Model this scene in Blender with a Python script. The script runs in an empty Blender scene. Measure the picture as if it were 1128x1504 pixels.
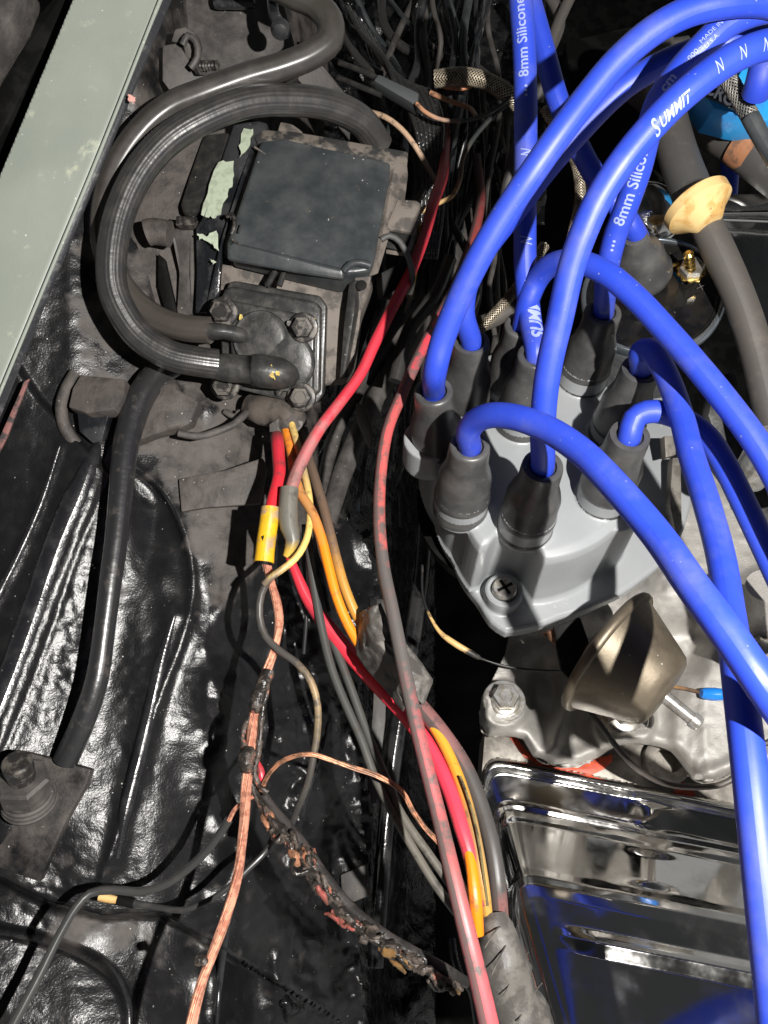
import bpy, bmesh, math, random
import numpy as np
from mathutils import Vector, Matrix
random.seed(7); rng = np.random.default_rng(7)
# ---------------------------------------------------------------- camera, lamp, world
F = 1130.0; TH = math.radians(32); SC = bpy.context.scene
cam = bpy.data.objects.new('camera', bpy.data.cameras.new('camera')); SC.collection.objects.link(cam)
cam.rotation_euler = (TH, 0, 0); cam.location = (0, 0, 0)
cam.data.sensor_fit = 'VERTICAL'; cam.data.sensor_height = 36; cam.data.sensor_width = 27
cam.data.lens = 36 * F / 1504; cam.data.clip_start = 0.01; cam.data.clip_end = 50
SC.camera = cam
RX = Matrix.Rotation(TH, 3, 'X')
def CW(v): return RX @ Vector(v)                       # camera direction -> world
lamp_d = bpy.data.lights.new('work_lamp', 'SPOT'); lamp_d.energy = 12.5; lamp_d.color = (1, .965, .92)
lamp_d.shadow_soft_size = 0.0028; lamp_d.spot_size = math.radians(110); lamp_d.spot_blend = .4
lamp = bpy.data.objects.new('work_lamp', lamp_d); SC.collection.objects.link(lamp)
lamp.location = CW((0.107, 0.012, 0.06))
lamp.rotation_euler = (CW((-0.02, 0.0, -.31)) - lamp.location).to_track_quat('-Z', 'Y').to_euler()
W = bpy.data.worlds.new('World'); SC.world = W; W.use_nodes = True
nt = W.node_tree; bg = nt.nodes['Background']
tc = nt.nodes.new('ShaderNodeTexCoord'); sx = nt.nodes.new('ShaderNodeSeparateXYZ'); cr = nt.nodes.new('ShaderNodeValToRGB')
nt.links.new(tc.outputs['Generated'], sx.inputs[0]); nt.links.new(sx.outputs['Z'], cr.inputs[0]); nt.links.new(cr.outputs[0], bg.inputs[0])
cr.color_ramp.elements[0].position = 0.0; cr.color_ramp.elements[0].color = (2.3, 2.3, 2.25, 1)
e2 = cr.color_ramp.elements.new(.5); e2.color = (.42, .43, .44, 1); cr.color_ramp.elements[2].position = 1.0; cr.color_ramp.elements[2].color = (.06, .065, .07, 1)
bg.inputs['Strength'].default_value = 0.14
SC.view_settings.view_transform = 'Standard'; SC.view_settings.look = 'None'; SC.view_settings.exposure = 0
try: SC.cycles.use_denoising = True
except Exception: pass

# ---------------------------------------------------------------- helpers
def rise(x, y):
    """the left bay floor climbs towards the viewer at its near end: factor on the distance"""
    t = np.clip((y-640)/860., 0, 1.3); q = np.clip((830-x)/190., 0, 1); return 1 - .20*(t*t/(t+.12))*q*q*(3-2*q)
def P(x, y, d):                                         # photograph point (x,y) at depth d mm -> world
    d = d / 1000 * float(rise(x, y))
    return CW(((x - 564) / F * d, -(y - 752) / F * d, -d))
def G(x, y, z):                                         # same ray met with the level z (m)
    r = CW(((x - 564) / F, -(y - 752) / F, -1)); return r * (z / r.z)
_mats = {}
def col4(c): return (c[0], c[1], c[2], 1)
def mat(name, c1, c2=None, rough=.5, rough2=None, metal=0., scale=200, lo=.45, hi=.6, bump=0., bscale=600, detail=4,
        c3=None, s3=60, lo3=.55, hi3=.65, metal2=None, coat=0, spec=.5, attr=None, speck=0, bump2=0, b2scale=120):
    m = bpy.data.materials.new(name); m.use_nodes = True; t = m.node_tree; N = t.nodes.new; L = t.links.new
    b = t.nodes['Principled BSDF']; co = N('ShaderNodeTexCoord')
    b.inputs['Specular IOR Level'].default_value = spec
    if coat: b.inputs['Coat Weight'].default_value = coat; b.inputs['Coat Roughness'].default_value = .08
    src = None
    def noise(s, det=detail):
        n = N('ShaderNodeTexNoise'); n.inputs['Scale'].default_value = s; n.inputs['Detail'].default_value = det
        n.inputs['Roughness'].default_value = .62; L(co.outputs['Object'], n.inputs['Vector']); return n.outputs['Fac']
    def ramp(f, a, bb):
        r = N('ShaderNodeMapRange'); r.inputs['From Min'].default_value = a; r.inputs['From Max'].default_value = bb; r.interpolation_type = 'SMOOTHSTEP'
        L(f, r.inputs['Value']); return r.outputs[0]
    def mix(f, a, bb):
        x = N('ShaderNodeMix'); x.data_type = 'RGBA'; L(f, x.inputs['Factor'])
        for i, v in ((6, a), (7, bb)):
            if isinstance(v, tuple): x.inputs[i].default_value = col4(v)
            else: L(v, x.inputs[i])
        return x.outputs[2]
    def mixv(f, a, bb):
        x = N('ShaderNodeMix'); L(f, x.inputs[0])
        for i, v in ((2, a), (3, bb)):
            if isinstance(v, (int, float)): x.inputs[i].default_value = v
            else: L(v, x.inputs[i])
        return x.outputs[0]
    c = c1; r = rough
    if c2 is not None:
        f = ramp(noise(scale), lo, hi)
        if attr:
            a = N('ShaderNodeAttribute'); a.attribute_name = attr
            ad = N('ShaderNodeMath'); ad.operation = 'ADD'; L(a.outputs['Fac'], ad.inputs[0]); L(noise(scale), ad.inputs[1])
            f = ramp(ad.outputs[0], .82, 1.2)
        c = mix(f, c1, c2)
        if rough2 is not None: r = mixv(f, rough, rough2)
        if metal2 is not None: L(mixv(f, metal, metal2), b.inputs['Metallic'])
    if c3 is not None:
        f3 = ramp(noise(s3, 5), lo3, hi3); c = mix(f3, c, c3)
    if speck:
        v = N('ShaderNodeTexVoronoi'); v.inputs['Scale'].default_value = 450; L(co.outputs['Object'], v.inputs['Vector'])
        fs = ramp(v.outputs['Distance'], .16, .08)
        q = N('ShaderNodeMath'); q.operation = 'MULTIPLY'; L(fs, q.inputs[0]); L(ramp(noise(260), .56, .66), q.inputs[1])
        c = mix(q.outputs[0], c, (speck, speck, speck * .93))
    if isinstance(c, tuple): b.inputs['Base Color'].default_value = col4(c)
    else: L(c, b.inputs['Base Color'])
    if isinstance(r, (int, float)):
        # a little unevenness in gloss everywhere
        L(mixv(noise(90, 3), max(.02, r * .75), min(1, r * 1.3)), b.inputs['Roughness'])
    else: L(r, b.inputs['Roughness'])
    if metal2 is None: b.inputs['Metallic'].default_value = metal
    nrm = None
    if bump2:
        bp2 = N('ShaderNodeBump'); bp2.inputs['Strength'].default_value = 1; bp2.inputs['Distance'].default_value = bump2 / 1000
        L(noise(b2scale, 3), bp2.inputs['Height']); nrm = bp2.outputs[0]
    if bump:
        bp = N('ShaderNodeBump'); bp.inputs['Strength'].default_value = 1; bp.inputs['Distance'].default_value = bump / 1000
        L(noise(bscale, 3), bp.inputs['Height'])
        if nrm: L(nrm, bp.inputs['Normal'])
        nrm = bp.outputs[0]
    if nrm: L(nrm, b.inputs['Normal'])
    m['bsdf'] = 1; _mats[name] = m; return m
def wiremat(name, stops, rough=.42, grime=(.05, .045, .04), glo=.55, ghi=.66, ribs=0, ribh=.15, rings=0, side=None, gscale=170, metal=0, twist=0, spec=.5):
    """colour runs along the wire (UV u 0..1); ribs = lengthwise lines; rings = crosswise cracks; side=(colour, centre v, width)"""
    m = bpy.data.materials.new(name); m.use_nodes = True; t = m.node_tree; N = t.nodes.new; L = t.links.new
    b = t.nodes['Principled BSDF']; co = N('ShaderNodeTexCoord'); uv = N('ShaderNodeUVMap'); uv.uv_map = 'UVMap'
    s = N('ShaderNodeSeparateXYZ'); L(uv.outputs[0], s.inputs[0])
    n = N('ShaderNodeTexNoise'); n.inputs['Scale'].default_value = gscale; n.inputs['Detail'].default_value = 6; n.inputs['Roughness'].default_value = .65
    L(co.outputs['Object'], n.inputs['Vector'])
    n0 = N('ShaderNodeMath'); n0.operation = 'MULTIPLY_ADD'; n0.inputs[1].default_value = .26; n0.inputs[2].default_value = -.13; L(n.outputs['Fac'], n0.inputs[0])
    ad = N('ShaderNodeMath'); ad.operation = 'ADD'; L(s.outputs[0], ad.inputs[0]); L(n0.outputs[0], ad.inputs[1])
    cr = N('ShaderNodeValToRGB'); e = cr.color_ramp.elements
    while len(e) < len(stops): e.new(.5)
    for i, (p, c) in enumerate(stops): e[i].position = p; e[i].color = col4(c)
    L(ad.outputs[0], cr.inputs[0]); c = cr.outputs[0]
    if side:
        ms = N('ShaderNodeMath'); ms.operation = 'ADD'; L(s.outputs[1], ms.inputs[0]); L(n0.outputs[0], ms.inputs[1])
        sb = N('ShaderNodeMath'); sb.operation = 'SUBTRACT'; sb.inputs[1].default_value = side[1]; L(ms.outputs[0], sb.inputs[0])
        ab = N('ShaderNodeMath'); ab.operation = 'ABSOLUTE'; L(sb.outputs[0], ab.inputs[0])
        mr = N('ShaderNodeMapRange'); mr.inputs['From Min'].default_value = side[2]; mr.inputs['From Max'].default_value = side[2] * .6; L(ab.outputs[0], mr.inputs['Value'])
        mm = N('ShaderNodeMath'); mm.operation = 'MULTIPLY'; L(mr.outputs[0], mm.inputs[0]); mm.inputs[1].default_value = .85
        x = N('ShaderNodeMix'); x.data_type = 'RGBA'; L(mm.outputs[0], x.inputs['Factor']); L(c, x.inputs[6]); x.inputs[7].default_value = col4(side[0]); c = x.outputs[2]
    g = N('ShaderNodeMapRange'); g.inputs['From Min'].default_value = glo; g.inputs['From Max'].default_value = ghi; L(n.outputs['Fac'], g.inputs['Value'])
    x = N('ShaderNodeMix'); x.data_type = 'RGBA'; L(g.outputs[0], x.inputs['Factor']); L(c, x.inputs[6]); x.inputs[7].default_value = col4(grime); L(x.outputs[2], b.inputs['Base Color'])
    rr = N('ShaderNodeMapRange'); rr.inputs['To Min'].default_value = rough * .8; rr.inputs['To Max'].default_value = min(1, rough * 1.4); L(n.outputs['Fac'], rr.inputs['Value']); L(rr.outputs[0], b.inputs['Roughness'])
    b.inputs['Metallic'].default_value = metal; b.inputs['Specular IOR Level'].default_value = spec
    h = N('ShaderNodeMath'); h.operation = 'MULTIPLY'; h.inputs[1].default_value = .35; L(n.outputs['Fac'], h.inputs[0]); hh = h.outputs[0]
    if ribs:
        a = N('ShaderNodeMath'); a.operation = 'MULTIPLY'; a.inputs[1].default_value = ribs * 2 * math.pi; L(s.outputs[1], a.inputs[0])
        aa = a.outputs[0]
        if twist:
            tw = N('ShaderNodeMath'); tw.operation = 'MULTIPLY_ADD'; tw.inputs[1].default_value = twist; L(s.outputs[0], tw.inputs[0]); L(aa, tw.inputs[2]); aa = tw.outputs[0]
        sn = N('ShaderNodeMath'); sn.operation = 'SINE'; L(aa, sn.inputs[0])
        s2 = N('ShaderNodeMath'); s2.operation = 'MULTIPLY_ADD'; s2.inputs[1].default_value = .5; L(sn.outputs[0], s2.inputs[0]); L(hh, s2.inputs[2]); hh = s2.outputs[0]
    if rings:
        w = N('ShaderNodeTexNoise'); w.noise_dimensions = '2D'; w.inputs['Scale'].default_value = 1; w.inputs['Detail'].default_value = 3
        cm = N('ShaderNodeCombineXYZ'); q = N('ShaderNodeMath'); q.operation = 'MULTIPLY'; q.inputs[1].default_value = rings; L(s.outputs[0], q.inputs[0]); L(q.outputs[0], cm.inputs[0])
        q2 = N('ShaderNodeMath'); q2.operation = 'MULTIPLY'; q2.inputs[1].default_value = 3; L(s.outputs[1], q2.inputs[0]); L(q2.outputs[0], cm.inputs[1]); L(cm.outputs[0], w.inputs['Vector'])
        s3 = N('ShaderNodeMath'); s3.operation = 'ADD'; L(w.outputs['Fac'], s3.inputs[0]); L(hh, s3.inputs[1]); hh = s3.outputs[0]
    bp = N('ShaderNodeBump'); bp.inputs['Strength'].default_value = 1; bp.inputs['Distance'].default_value = ribh / 1000; L(hh, bp.inputs['Height']); L(bp.outputs[0], b.inputs['Normal'])
    return m

def mkobj(name, verts, faces, m, parent=None, uv=None, smooth=True, angle=None, origin=None):
    V = np.array([tuple(v) for v in verts], dtype=float)
    if parent is not None: o0 = np.array(parent['org'])
    else: o0 = np.array(tuple(origin)) if origin is not None else (V.min(0) + V.max(0)) / 2
    me = bpy.data.meshes.new(name); me.from_pydata((V - o0).tolist(), [], faces); me.materials.append(m)
    if uv is not None:
        l = me.uv_layers.new(name='UVMap'); idx = np.zeros(len(me.loops), dtype=np.int32); me.loops.foreach_get('vertex_index', idx)
        uvl = np.array(uv)[idx]
        # seam: fix v wrap per face
        l.data.foreach_set('uv', uvl.astype(np.float32).ravel())
    if smooth:
        me.polygons.foreach_set('use_smooth', [True] * len(me.polygons))
        if angle: me.set_sharp_from_angle(angle=math.radians(angle))
    me.update()
    ob = bpy.data.objects.new(name, me); SC.collection.objects.link(ob)
    if parent is not None: ob.parent = parent
    else: ob.location = o0
    ob['org'] = [float(a) for a in o0]
    return ob
def tag(o, label=None, cat=None, group=None, kind=None):
    if label: o['label'] = label
    if cat: o['category'] = cat
    if group: o['group'] = group
    if kind: o['kind'] = kind
    return o
def thing(name, label, cat, loc, group=None):
    o = bpy.data.objects.new(name, None); SC.collection.objects.link(o); o.location = loc; o.empty_display_size = .01
    o['org'] = [float(a) for a in loc]; return tag(o, label, cat, group)

def crom(pts, step=.0025):
    """pts: list of (Vector, r); returns resampled arrays"""
    Q = np.array([[*p, r] for p, r in pts]); Q = np.vstack([2 * Q[0] - Q[1], Q, 2 * Q[-1] - Q[-2]]); out = []
    for i in range(1, len(Q) - 2):
        p0, p1, p2, p3 = Q[i - 1:i + 3]
        L = np.linalg.norm(p2[:3] - p1[:3]); n = max(2, int(L / step))
        # centripetal-ish tangents
        d0 = max(np.linalg.norm(p1[:3] - p0[:3]), 1e-6) ** .5; d1 = max(L, 1e-6) ** .5; d2 = max(np.linalg.norm(p3[:3] - p2[:3]), 1e-6) ** .5
        m1 = (p2 - p1 + d1 * ((p1 - p0) / d0 - (p2 - p0) / (d0 + d1))); m2 = (p2 - p1 + d1 * ((p3 - p2) / d2 - (p3 - p1) / (d1 + d2)))
        for k in range(n):
            t = k / n; out.append((2*t**3-3*t**2+1)*p1 + (t**3-2*t**2+t)*m1 + (-2*t**3+3*t**2)*p2 + (t**3-t**2)*m2)
    out.append(Q[-2]); return np.array(out)
def frames(C):
    T = np.gradient(C, axis=0); T /= np.linalg.norm(T, axis=1)[:, None] + 1e-12
    up = -C[0]; n = up - T[0] * np.dot(up, T[0]); n /= np.linalg.norm(n); Ns = [n]
    for i in range(1, len(C)):
        n = Ns[-1] - T[i] * np.dot(Ns[-1], T[i]); n /= np.linalg.norm(n); Ns.append(n)
    Ns = np.array(Ns); return T, Ns, np.cross(T, Ns)
def ptl(pts, w=None):
    out = []
    for p in pts:
        x, y, d = p[:3]; ww = p[3] if len(p) > 3 else w
        out.append((P(x, y, d), ww / 2 * d * float(rise(x, y)) / F / 1000))
    return out
def tube(name, pts, m, w=None, parent=None, seg=16, step=.0025, lump=0, lscale=300, cap=True, raw=None, wrap=None):
    S = raw if raw is not None else crom(ptl(pts, w), step)
    C = S[:, :3]; R = S[:, 3]; T, Nn, B = frames(C)
    al = np.concatenate([[0], np.cumsum(np.linalg.norm(np.diff(C, axis=0), axis=1))]); u = al / al[-1]
    V = []; uv = []; n = len(C)
    ph = rng.random(8) * 6.28
    for i in range(n):
        for k in range(seg + 1):
            a = 2 * math.pi * k / seg; r = R[i]
            if lump: r = r * (1 + lump * (math.sin(a * 2 + al[i] * lscale + ph[0]) * .4 + math.sin(a * 3 - al[i] * lscale * 2.3 + ph[1]) * .3 + math.sin(al[i] * lscale * 1.7 + ph[2]) * .4 + math.sin(al[i] * lscale * 5.1 + a + ph[3]) * .2))
            if wrap: r = r * (1 + wrap[0] * (((al[i] * wrap[1] + k / seg) % 1.0) ** 2))
            V.append(C[i] + r * (math.cos(a) * Nn[i] + math.sin(a) * B[i])); uv.append((u[i], k / seg))
    Fc = []
    s1 = seg + 1
    for i in range(n - 1):
        for k in range(seg): Fc.append((i*s1+k, i*s1+k+1, (i+1)*s1+k+1, (i+1)*s1+k))
    if cap:
        for i in (0, n - 1):
            b0 = len(V)
            for k in range(seg): V.append(V[i * s1 + k]); uv.append((u[i], 0))
            f = tuple(range(b0, b0 + seg)); Fc.append(f if i else f[::-1])
    o = mkobj(name, V, Fc, m, parent, uv=uv, origin=C[0] if parent is None else None)
    return o
def lathe(name, base, axis, prof, m, parent=None, seg=32, poly=None, angle=35, ref=None):
    """prof: (r, h) mm along axis; poly: per-angle radius function"""
    a = Vector(axis).normalized(); e = Vector(ref) if ref else Vector((1, 0, 0)); e = (e - a * e.dot(a)).normalized(); f = a.cross(e)
    V = []; n = len(prof)
    for r, h in prof:
        for k in range(seg):
            t = 2 * math.pi * k / seg; rr = r * (poly(t) if poly else 1) / 1000
            V.append(Vector(base) + a * (h / 1000) + (e * math.cos(t) + f * math.sin(t)) * rr)
    Fc = [(i*seg+k, i*seg+(k+1) % seg, (i+1)*seg+(k+1) % seg, (i+1)*seg+k) for i in range(n-1) for k in range(seg)]
    Fc.append(tuple(range(seg))[::-1]); Fc.append(tuple(range((n-1)*seg, n*seg)))
    return mkobj(name, V, Fc, m, parent, angle=angle, origin=base if parent is None else None)
def hexbolt(base, axis, af, m, parent, washer=0, h=None, thread=0):
    """a hexagon head on an optional flange; af = radius mm"""
    h = h or af * .9; a = Vector(axis).normalized()
    if washer: lathe('washer', base, a, [(washer, 0), (washer, af*.18), (washer*.93, af*.26), (af*.9, af*.3)], m, parent, 28)
    b = Vector(base) + a * (af * .26 / 1000)
    hp = lambda t: 1 / math.cos(((t) % (math.pi/3)) - math.pi/6) * .87
    lathe('bolt_head', b, a, [(af, 0), (af, h*.85), (af*.93, h), (af*.62, h+.02*af), (af*.58, h*.86), (af*.01, h*.86)], m, parent, 36, poly=hp, angle=30)
def slab(name, poly, th, m, parent=None, bevel=.6, sub=None, direction=None, segs=2, smooth_angle=35):
    """solid plate: outline points (x,y,d) in front, th mm thick away from the viewer"""
    if not isinstance(poly[0], Vector): poly = [P(*p) for p in poly]
    n = Vector((0, 0, 0)); c = sum(poly, Vector()) / len(poly)
    for i in range(len(poly)):
        n += (poly[i] - c).cross(poly[(i + 1) % len(poly)] - c)
    n.normalize()
    if n.dot(-c) < 0: n = -n; poly = poly[::-1]
    dv = Vector(direction).normalized() if direction is not None else -n
    k = len(poly); V = poly + [p + dv * (th / 1000) for p in poly]
    Fc = [tuple(range(k)), tuple(range(2*k-1, k-1, -1))] + [(i, i+k, (i+1) % k + k, (i+1) % k) for i in range(k)]
    bm = bmesh.new(); bv = [bm.verts.new(v) for v in V]
    for f in Fc: bm.faces.new([bv[i] for i in f])
    bmesh.ops.recalc_face_normals(bm, faces=bm.faces)
    if bevel:
        try: bmesh.ops.bevel(bm, geom=list(bm.edges), offset=bevel/1000, segments=segs, profile=.6, affect='EDGES', clamp_overlap=True)
        except Exception as ex: print('bevel', ex)
    bm.verts.index_update(); VV = [v.co.copy() for v in bm.verts]; FF = [tuple(v.index for v in f.verts) for f in bm.faces]; bm.free()
    return mkobj(name, VV, FF, m, parent, angle=smooth_angle)
def rough_poly(pts, d, amp=2.5, n=5):
    """outline with a torn, uneven edge"""
    out = []
    for i in range(len(pts)):
        a = pts[i]; b = pts[(i + 1) % len(pts)]
        for k in range(n):
            t = k / n; out.append((a[0]*(1-t)+b[0]*t + random.uniform(-amp, amp), a[1]*(1-t)+b[1]*t + random.uniform(-amp, amp), d(a[0]*(1-t)+b[0]*t, a[1]*(1-t)+b[1]*t) if callable(d) else d))
    return out
def vnoise(X, Y, s, seed=0):
    r = np.random.default_rng(seed); g = r.random((80, 80)); x = X / s + 20; y = Y / s + 20
    xi = np.floor(x).astype(int); yi = np.floor(y).astype(int); fx = x - xi; fy = y - yi; fx = fx*fx*(3-2*fx); fy = fy*fy*(3-2*fy)
    a = g[xi % 80, yi % 80]; b = g[(xi+1) % 80, yi % 80]; c = g[xi % 80, (yi+1) % 80]; d = g[(xi+1) % 80, (yi+1) % 80]
    return (a*(1-fx)+b*fx)*(1-fy) + (c*(1-fx)+d*fx)*fy - .5
def pdist(X, Y, pl):
    """distance to polyline and signed side (positive on the right of travel on screen, y down)"""
    best = np.full(X.shape, 1e9); sgn = np.ones(X.shape)
    for (x0, y0), (x1, y1) in zip(pl[:-1], pl[1:]):
        dx, dy = x1-x0, y1-y0; L2 = dx*dx+dy*dy; t = np.clip(((X-x0)*dx+(Y-y0)*dy)/L2, 0, 1)
        D = np.hypot(X-x0-t*dx, Y-y0-t*dy); s = np.sign(dx*(Y-y0)-dy*(X-x0)); u = D < best
        best = np.where(u, D, best); sgn = np.where(u, s, sgn)
    return best, sgn
def inpoly(X, Y, pl):
    ins = np.zeros(X.shape, bool); n = len(pl)
    for i in range(n):
        x0, y0 = pl[i]; x1, y1 = pl[(i+1) % n]
        if y0 == y1: continue
        c = ((y0 > Y) != (y1 > Y)) & (X < (x1-x0)*(Y-y0)/(y1-y0)+x0); ins ^= c
    return ins
def sstep(a, b, x): t = np.clip((x-a)/(b-a), 0, 1); return t*t*(3-2*t)
def spl(pl, n=8):
    q = crom([(Vector((x, y, 0)), 1) for x, y in pl], step=12); return [(a[0], a[1]) for a in q]
def sheet(name, x0, x1, y0, y1, st, dfn, m, mask=None, parent=None, th=2.0, attrs=None, level=False, outline=None):
    """a pressed or cast surface: dfn(X,Y) gives depth mm (or world level mm when level=True)"""
    xs = np.arange(x0, x1 + st, st); ys = np.arange(y0, y1 + st, st); X, Y = np.meshgrid(xs, ys)
    if outline is not None:
        ins = inpoly(X, Y, outline); cell = ins[:-1, :-1] | ins[1:, :-1] | ins[:-1, 1:] | ins[1:, 1:]
        best = np.full(X.shape, 1e9); PX = X.copy(); PY = Y.copy(); oc = list(outline)+[outline[0]]
        for (ax, ay), (bx, by) in zip(oc[:-1], oc[1:]):
            dx, dy = bx-ax, by-ay; t = np.clip(((X-ax)*dx+(Y-ay)*dy)/max(dx*dx+dy*dy, 1e-9), 0, 1); qx = ax+t*dx; qy = ay+t*dy; dd = np.hypot(X-qx, Y-qy)
            u = dd < best; best = np.where(u, dd, best); PX = np.where(u, qx, PX); PY = np.where(u, qy, PY)
        X = np.where(ins, X, np.where(best < st*2.2, PX, X)); Y = np.where(ins, Y, np.where(best < st*2.2, PY, Y))
    D = dfn(X, Y)
    cx = (X-564)/F; cy = -(Y-752)/F; c, s = math.cos(TH), math.sin(TH)
    wy = cy*c + s; wz = cy*s - c
    k = (D/1000) / wz if level else D/1000*rise(X, Y)
    V = np.stack([cx*k, wy*k, wz*k], -1).reshape(-1, 3); ny, nx = X.shape
    M = np.ones(X.shape, bool) if mask is None else mask(X, Y)
    idx = np.arange(ny*nx).reshape(ny, nx)
    keep = (M[:-1, :-1] & M[1:, :-1] & M[:-1, 1:] & M[1:, 1:]) if outline is None else cell
    q = np.stack([idx[:-1, :-1], idx[1:, :-1], idx[1:, 1:], idx[:-1, 1:]], -1)[keep]
    used = np.unique(q); mp = -np.ones(ny*nx, int); mp[used] = np.arange(len(used)); q = mp[q]
    o = mkobj(name, V[used], q.tolist(), m, parent)
    if attrs:
        for nm, fn in attrs.items():
            a = o.data.attributes.new(nm, 'FLOAT', 'POINT'); a.data.foreach_set('value', fn(X, Y).reshape(-1)[used].astype(np.float32))
    if th:
        sm = o.modifiers.new('thick', 'SOLIDIFY'); sm.thickness = th/1000; sm.offset = -1
    return o
_tc = {}
def letters(txt, size, shear=0, bold=0, xs=1):
    cu = bpy.data.curves.new('t', 'FONT'); cu.body = txt; cu.size = size; cu.shear = shear; cu.offset = bold; cu.align_x = 'LEFT'; cu.resolution_u = 3
    ob = bpy.data.objects.new('t', cu); SC.collection.objects.link(ob); dg = bpy.context.evaluated_depsgraph_get(); me = ob.evaluated_get(dg).to_mesh()
    bm = bmesh.new(); bm.from_mesh(me); ob.evaluated_get(dg).to_mesh_clear()
    bmesh.ops.triangulate(bm, faces=bm.faces); 
    for _ in range(2):
        ed = [e for e in bm.edges if e.calc_length() > size*.14]
        if ed: bmesh.ops.subdivide_edges(bm, edges=ed, cuts=1)
        bmesh.ops.triangulate(bm, faces=bm.faces)
    V = [(v.co.x*xs, v.co.y, 0) for v in bm.verts]; Fc = [tuple(v.index for v in f.verts) for f in bm.faces]; bm.free()
    bpy.data.objects.remove(ob); return V, Fc
def bolt_mark(size): return letters('N', size, shear=.45, xs=.55)
def bolt_mark_old(size):
    p = [(0, 0), (.16, .55), (.30, .30), (.52, 1.0), (.40, .52), (.26, .78)]
    V = [(x*size, y*size, 0) for x, y in p]; return V, [(0, 1, 5), (0, 1, 2), (1, 2, 5), (2, 4, 5), (2, 3, 4)]
def on_wire(S, near, VF, m, parent, flip=1, phi=0, name='printed_lettering', rot=0):
    """wrap flat print round the wire next to photo point near=(x,y)"""
    C = S[:, :3]; al = np.concatenate([[0], np.cumsum(np.linalg.norm(np.diff(C, axis=0), axis=1))])
    pr = []
    for c in C:
        v = RX.transposed() @ Vector(c); pr.append((564 + F*v.x/-v.z, 752 - F*v.y/-v.z))
    pr = np.array(pr); i0 = int(np.argmin(np.hypot(pr[:, 0]-near[0], pr[:, 1]-near[1]))); s0 = al[i0]
    V, Fc = VF; T, _, _ = frames(C); out = []
    ys = [v[1] for v in V]; ym = (max(ys)+min(ys))/2
    for v in V:
        tx, ty = v[0], v[1]-ym
        s = s0 + flip*tx; c = np.array([np.interp(s, al, C[:, j]) for j in range(3)]); t = np.array([np.interp(s, al, T[:, j]) for j in range(3)]); t /= np.linalg.norm(t)
        r = np.interp(s, al, S[:, 3]); n = -c; n = n - t*np.dot(n, t); n /= np.linalg.norm(n); b = np.cross(n, t*flip)
        a = ty/r + phi; out.append(c + (n*math.cos(a)+b*math.sin(a))*(r+.00016))
    return mkobj(name, out, Fc, m, parent, smooth=True)

# ---------------------------------------------------------------- materials
K = (.012, .012, .013); DUST = (.082, .071, .064)
m_gloss = mat('black_paint', (.010, .011, .013), (.03, .03, .032), rough=.22, rough2=.4, scale=60, bump=.10, bscale=700, bump2=.5, b2scale=90, speck=.35)
m_under = mat('undercoat', (.008, .008, .009), DUST, rough=.27, rough2=.7, scale=90, attr='dust_lift', spec=.45, bump=.13, bscale=1200, bump2=.05, b2scale=240, speck=.55, detail=7, c3=(.015, .015, .015), s3=150, lo3=.4, hi3=.8)  # pale specks in the colour stand in for fine glints
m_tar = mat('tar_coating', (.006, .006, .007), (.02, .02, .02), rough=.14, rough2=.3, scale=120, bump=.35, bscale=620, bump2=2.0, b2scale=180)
m_deep = mat('black_and_shade', (.004, .004, .004), (.008, .008, .008), spec=.12, rough=.55, rough2=.7, scale=80, bump=.1, bscale=400)  # black parts; near-black also stands in for shade on the bay floor
m_flat = mat('sooty_metal', (.040, .037, .035), (.095, .085, .078), rough=.5, rough2=.75, scale=120, lo=.32, hi=.75, bump=.12, bscale=700, speck=.4)
m_dusty = mat('dusty_metal', (.082, .070, .063), (.038, .034, .032), rough=.65, scale=130, lo=.38, hi=.68, bump=.18, bscale=800, bump2=.5, b2scale=150, speck=.5)
m_green = mat('grey_green_paint', (.25, .277, .245), (.285, .31, .27), rough=.42, rough2=.55, scale=25, lo=.3, hi=.75, bump=.05, bscale=900, c3=(.42, .44, .35), s3=110, lo3=.60, hi3=.74, speck=.8)
m_edge = mat('black_edge_paint', (.018, .019, .022), (.07, .07, .07), rough=.38, scale=160, lo=.55, hi=.68, bump=.1, bscale=600)
m_boxtop = mat('box_plastic_black', (.026, .030, .033), (.055, .060, .061), rough=.34, rough2=.5, scale=75, lo=.3, hi=.75, bump=.05, bscale=500, speck=.4, c3=(.12, .10, .08), s3=120, lo3=.66, hi3=.8)
m_boxdirt = mat('box_plastic_dusty', (.15, .128, .11), (.06, .053, .047), rough=.72, scale=100, bump=.12, bscale=900, speck=.5)
m_boxlip = mat('box_lip', (.03, .03, .03), (.14, .12, .10), rough=.5, rough2=.7, scale=130, bump=.08)
m_valve = mat('valve_plastic', (.022, .022, .022), (.050, .047, .043), rough=.3, rough2=.48, scale=200, lo=.35, hi=.75, bump=.06, bscale=900, c3=(.11, .09, .05), s3=200, lo3=.66, hi3=.76, speck=.4)
m_bolt = mat('black_bolt', (.028, .026, .025), (.10, .09, .078), rough=.34, rough2=.55, metal=.3, scale=280, bump=.06)
m_chip = mat('mint_primer', (.36, .41, .31), (.28, .32, .24), rough=.6, scale=300, bump=.05)
m_yellow_spot = mat('yellow_overspray', (.62, .46, .08), (.35, .25, .08), rough=.6, scale=400)
m_rubber = mat('boot_rubber', (.040, .040, .041), (.085, .083, .080), rough=.28, rough2=.45, scale=90, lo=.3, hi=.8, bump=.06, bscale=800, speck=.25)
m_capg = mat('cap_plastic_grey', (.245, .258, .266), (.27, .282, .29), rough=.33, rough2=.40, scale=40, lo=.3, hi=.7, bump=.03, bscale=500, speck=.5)
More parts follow.
